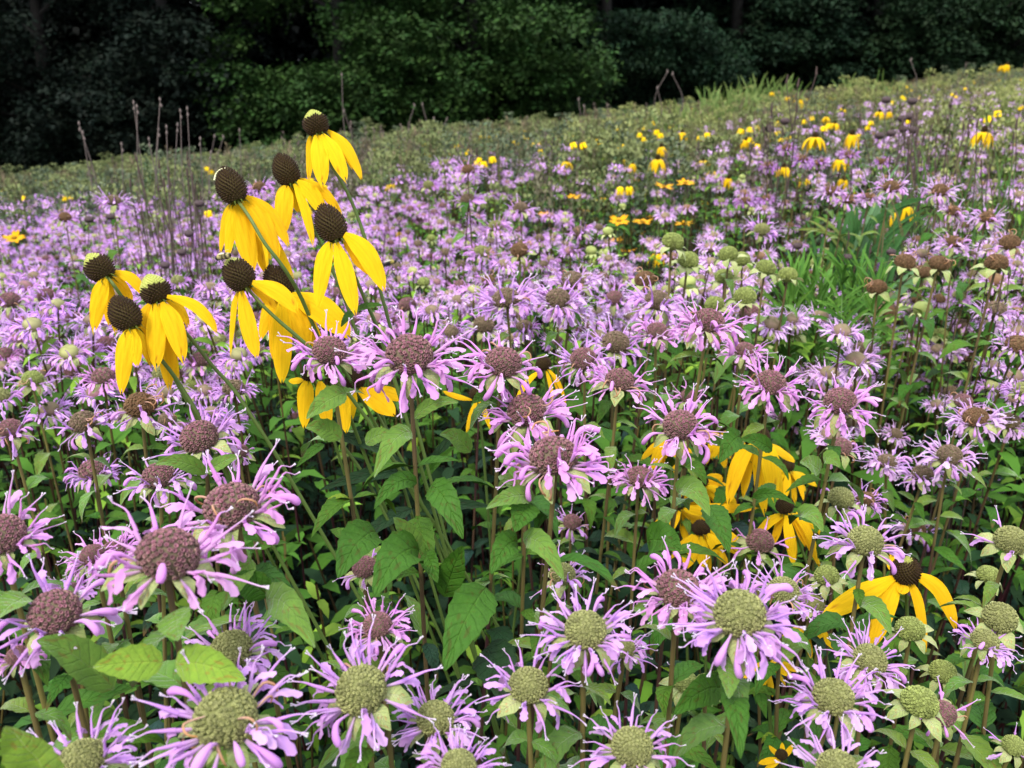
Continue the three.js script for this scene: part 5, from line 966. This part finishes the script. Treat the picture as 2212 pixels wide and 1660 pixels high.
// tall pale weeds of the far field and yellow specks
{
  const r = rngOf(515);
  const weed = (seed, col, plume, h, spiky) => {
    const q = rngOf(seed), G = new Geo();
    for (let s = 0; s < 4; s++) {
      const o = new V3(rr(-0.1, 0.1, q), 0, rr(-0.1, 0.1, q)), top = o.clone().add(new V3(rr(-0.05, 0.05, q), rr(-0.12, 0.1, q), 0)), base = new V3(o.x * 0.5, -h, o.z * 0.5);
      tube(G, [base, o.clone().lerp(base, 0.4), top], [0.003, 0.0025, 0.0014], 3, mulc(col, 0.6));
      for (let k = 0; k < 22; k++) { const t = k / 22, a = k * 2.4 + s, L = rr(0.03, 0.075, q) * (0.5 + t), p = top.clone().lerp(base, t * 0.7 + 0.03), e = p.clone().add(new V3(Math.cos(a) * L * 0.7, L * rr(0.1, 0.9, q), Math.sin(a) * L * 0.7)); blade(G, [p, p.clone().lerp(e, 0.5).add(new V3(0, 0.006, 0)), e], (u) => [0.25, 1, 0.1][Math.round(u * 2)] * 0.0055, new V3(rr(-0.6, 0.6, q), 1, rr(-0.6, 0.6, q)), mulc(col, rr(0.95, 1.6, q)), { across: 2 }); }
      if (spiky) for (let k = 0; k < 14; k++) { const p = top.clone().add(new V3(rr(-0.008, 0.008, q), -k * 0.008, rr(-0.008, 0.008, q))), e = p.clone().add(new V3(rr(-0.01, 0.01, q), 0.014, rr(-0.01, 0.01, q))); blade(G, [p, e], () => 0.004, new V3(rr(-1, 1, q), 0.3, rr(-1, 1, q)), mulc(plume, rr(0.7, 1.2, q)), { across: 2 }); }
      else for (let k = 0; k < 30; k++) { const w = q() * 6.28, rad = 0.055 * Math.sqrt(q()), y = -0.04 * (rad / 0.055) * rr(0.4, 1.6, q), p = top.clone().add(new V3(Math.cos(w) * rad, y, Math.sin(w) * rad)), e = p.clone().add(new V3(Math.cos(w) * 0.008, rr(0.004, 0.016, q), Math.sin(w) * 0.008)); blade(G, [p, e], () => 0.0055, new V3(rr(-1, 1, q), 1, rr(-1, 1, q)), mulc(plume, rr(0.65, 1.05, q)), { across: 2 }); }
    }
    return G.build();
  };
  const kinds = [weed(1, [0.085, 0.13, 0.045], [0.23, 0.27, 0.11], 0.7), weed(2, [0.12, 0.125, 0.075], [0.24, 0.22, 0.15], 0.75, true), weed(3, [0.11, 0.16, 0.045], [0.38, 0.41, 0.15], 0.65), weed(4, [0.11, 0.09, 0.075], [0.20, 0.155, 0.14], 0.8, true), weed(5, [0.06, 0.11, 0.055], [0.15, 0.19, 0.115], 0.65)];
  const W = kinds.map(() => []), Yl = [];
  for (let i = 0; i < 14500; i++) {
    const d = Math.pow(lerp(Math.pow(3.2, 1.75), Math.pow(30, 1.75), r()), 1 / 1.75), x = rr(-0.72, 0.72, r) * d, z = -d;
    if (!fieldEnd(x, z)) continue;
    const p = new V3(x, canopy(x, z) + rr(-0.16, 0.06, r) + (fbm(x * 0.55 + 7, z * 0.55) - 0.5) * 0.8 * smooth(d, 4, 9) + (noise2(x * 2.6, z * 2.6 + 40) - 0.5) * 0.3, z), [px, py] = seen(p), pr = smooth(py - edgeY(px), -25, 25);
    if (r() < pr * (px > 1150 ? 0.25 : 0.8)) continue;
    const n = fbm(x * 0.8 + 4, z * 0.8), mound = (px > 1180 && py < 275) || (px > 1750 && py < 230);
    const k = mound && n > 0.42 ? 2 : n > 0.6 ? 1 : n > 0.5 ? 0 : n > 0.38 ? (r() < 0.5 ? 4 : 0) : r() < 0.6 ? 3 : 4, s = rr(0.8, 1.3, r) * (d > 8 ? 1.15 : 0.9), b = rr(0.8, 1.2, r);
    W[k].push([new THREE.Matrix4().makeRotationY(r() * 6.28).scale(new V3(s, s, s)).setPosition(p), [b, b, b]]);
  }
  const speck = (() => { const G = new Geo(), q = rngOf(3); for (let s = 0; s < 2; s++) for (let i = 0; i < 6; i++) { const a = i * 1.05, o = new V3(s * 0.045, s * 0.02, s * 0.02); blade(G, [o, o.clone().add(new V3(Math.cos(a) * 0.014, -0.002, Math.sin(a) * 0.014)), o.clone().add(new V3(Math.cos(a) * 0.02, -0.028, Math.sin(a) * 0.02))], (t) => 0.007, new V3(Math.cos(a), 0.6, Math.sin(a)), mixc(C.yellow, C.orange, 0.25 * q()), { across: 2 }); } tube(G, [new V3(0, -0.5, 0), new V3(0, 0.012, 0)], [0.002, 0.004], 4, [0.06, 0.06, 0.02]); return G.build(); })();
  for (let i = 0; i < 3400; i++) {
    const d = Math.pow(lerp(5, Math.pow(27, 1.6), r()), 1 / 1.6), x = rr(-0.7, 0.7, r) * d, z = -d, p = new V3(x, canopy(x, z) + rr(0.0, 0.10, r), z), [px, py] = seen(p);
    if (!fieldEnd(x, z) || d < 2.6) continue;
    const f = fbm(x * 0.9 + 50, z * 0.9), on = (px < 700 ? 0.16 : px < 1150 ? 0.13 : 0.32) * smooth(f, 0.40, 0.58) * (py > 460 ? 0.25 : 1);
    if (r() > on) continue;
    const s = rr(0.55, 1.15, r); Yl.push([new THREE.Matrix4().makeRotationFromEuler(new THREE.Euler(rr(-0.3, 0.3, r), r() * 6.28, rr(-0.3, 0.3, r))).scale(new V3(s, s, s)).setPosition(p), [1, 1, 1]]);
  }
  const g = new THREE.Group(); g.name = 'meadow_weeds'; scene.add(g); tag(g, 'grey-green tall weeds and pale plumes of the far field', 'meadow weeds', null, 'stuff');
  const wisp = (() => { const G = new Geo(), q = rngOf(8); for (let s = 0; s < 7; s++) { const a = q() * 6.28, o = new V3(rr(-0.1, 0.1, q), -0.5, rr(-0.1, 0.1, q)), h = 0.03 + 0.4 * Math.pow(q(), 2), e = new V3(o.x + Math.cos(a) * h * 0.3, h, o.z + Math.sin(a) * h * 0.3), c = mixc([0.13, 0.15, 0.06], [0.20, 0.155, 0.10], q()); tube(G, bez(o, new V3(o.x, h * 0.5, o.z), e, 5), (t) => 0.0042 * (1.1 - 0.6 * t), 3, c); for (let k = 0; k < 7; k++) { const p = e.clone().add(new V3(rr(-0.012, 0.012, q), -k * 0.012, rr(-0.012, 0.012, q))); blade(G, [p, p.clone().add(new V3(rr(-0.014, 0.014, q), 0.022, rr(-0.014, 0.014, q)))], () => 0.005, new V3(rr(-1, 1, q), 0.3, rr(-1, 1, q)), mulc(c, rr(0.8, 1.5, q)), { across: 2 }); } } return G.build(); })(), Wl = [];
  for (let i = 0; i < 4200; i++) { const d = Math.pow(lerp(Math.pow(4, 1.9), Math.pow(31, 1.9), r()), 1 / 1.9), x = rr(-0.72, 0.72, r) * d, z = -d; if (!fieldEnd(x, z) || fbm(x * 0.7 + 90, z * 0.7) < 0.42) continue; const s = rr(0.35, 0.8, r), b = rr(0.5, 1.1, r); Wl.push([new THREE.Matrix4().makeRotationY(r() * 6.28).scale(new V3(s, s, s)).setPosition(x, canopy(x, z) - 0.08 * s, z), [b, b, b]]); }
  W.forEach((l, k) => swarm('foliage', kinds[k], M.plant, l, g)); swarm('stems', wisp, M.plant, Wl, g);
  const y = swarm('distant_yellow_flowers', speck, M.plant, Yl, scene); tag(y, 'yellow specks of distant coneflowers scattered over the far field', 'yellow flowers', null, 'stuff');
}

renderer.render(scene, camera);
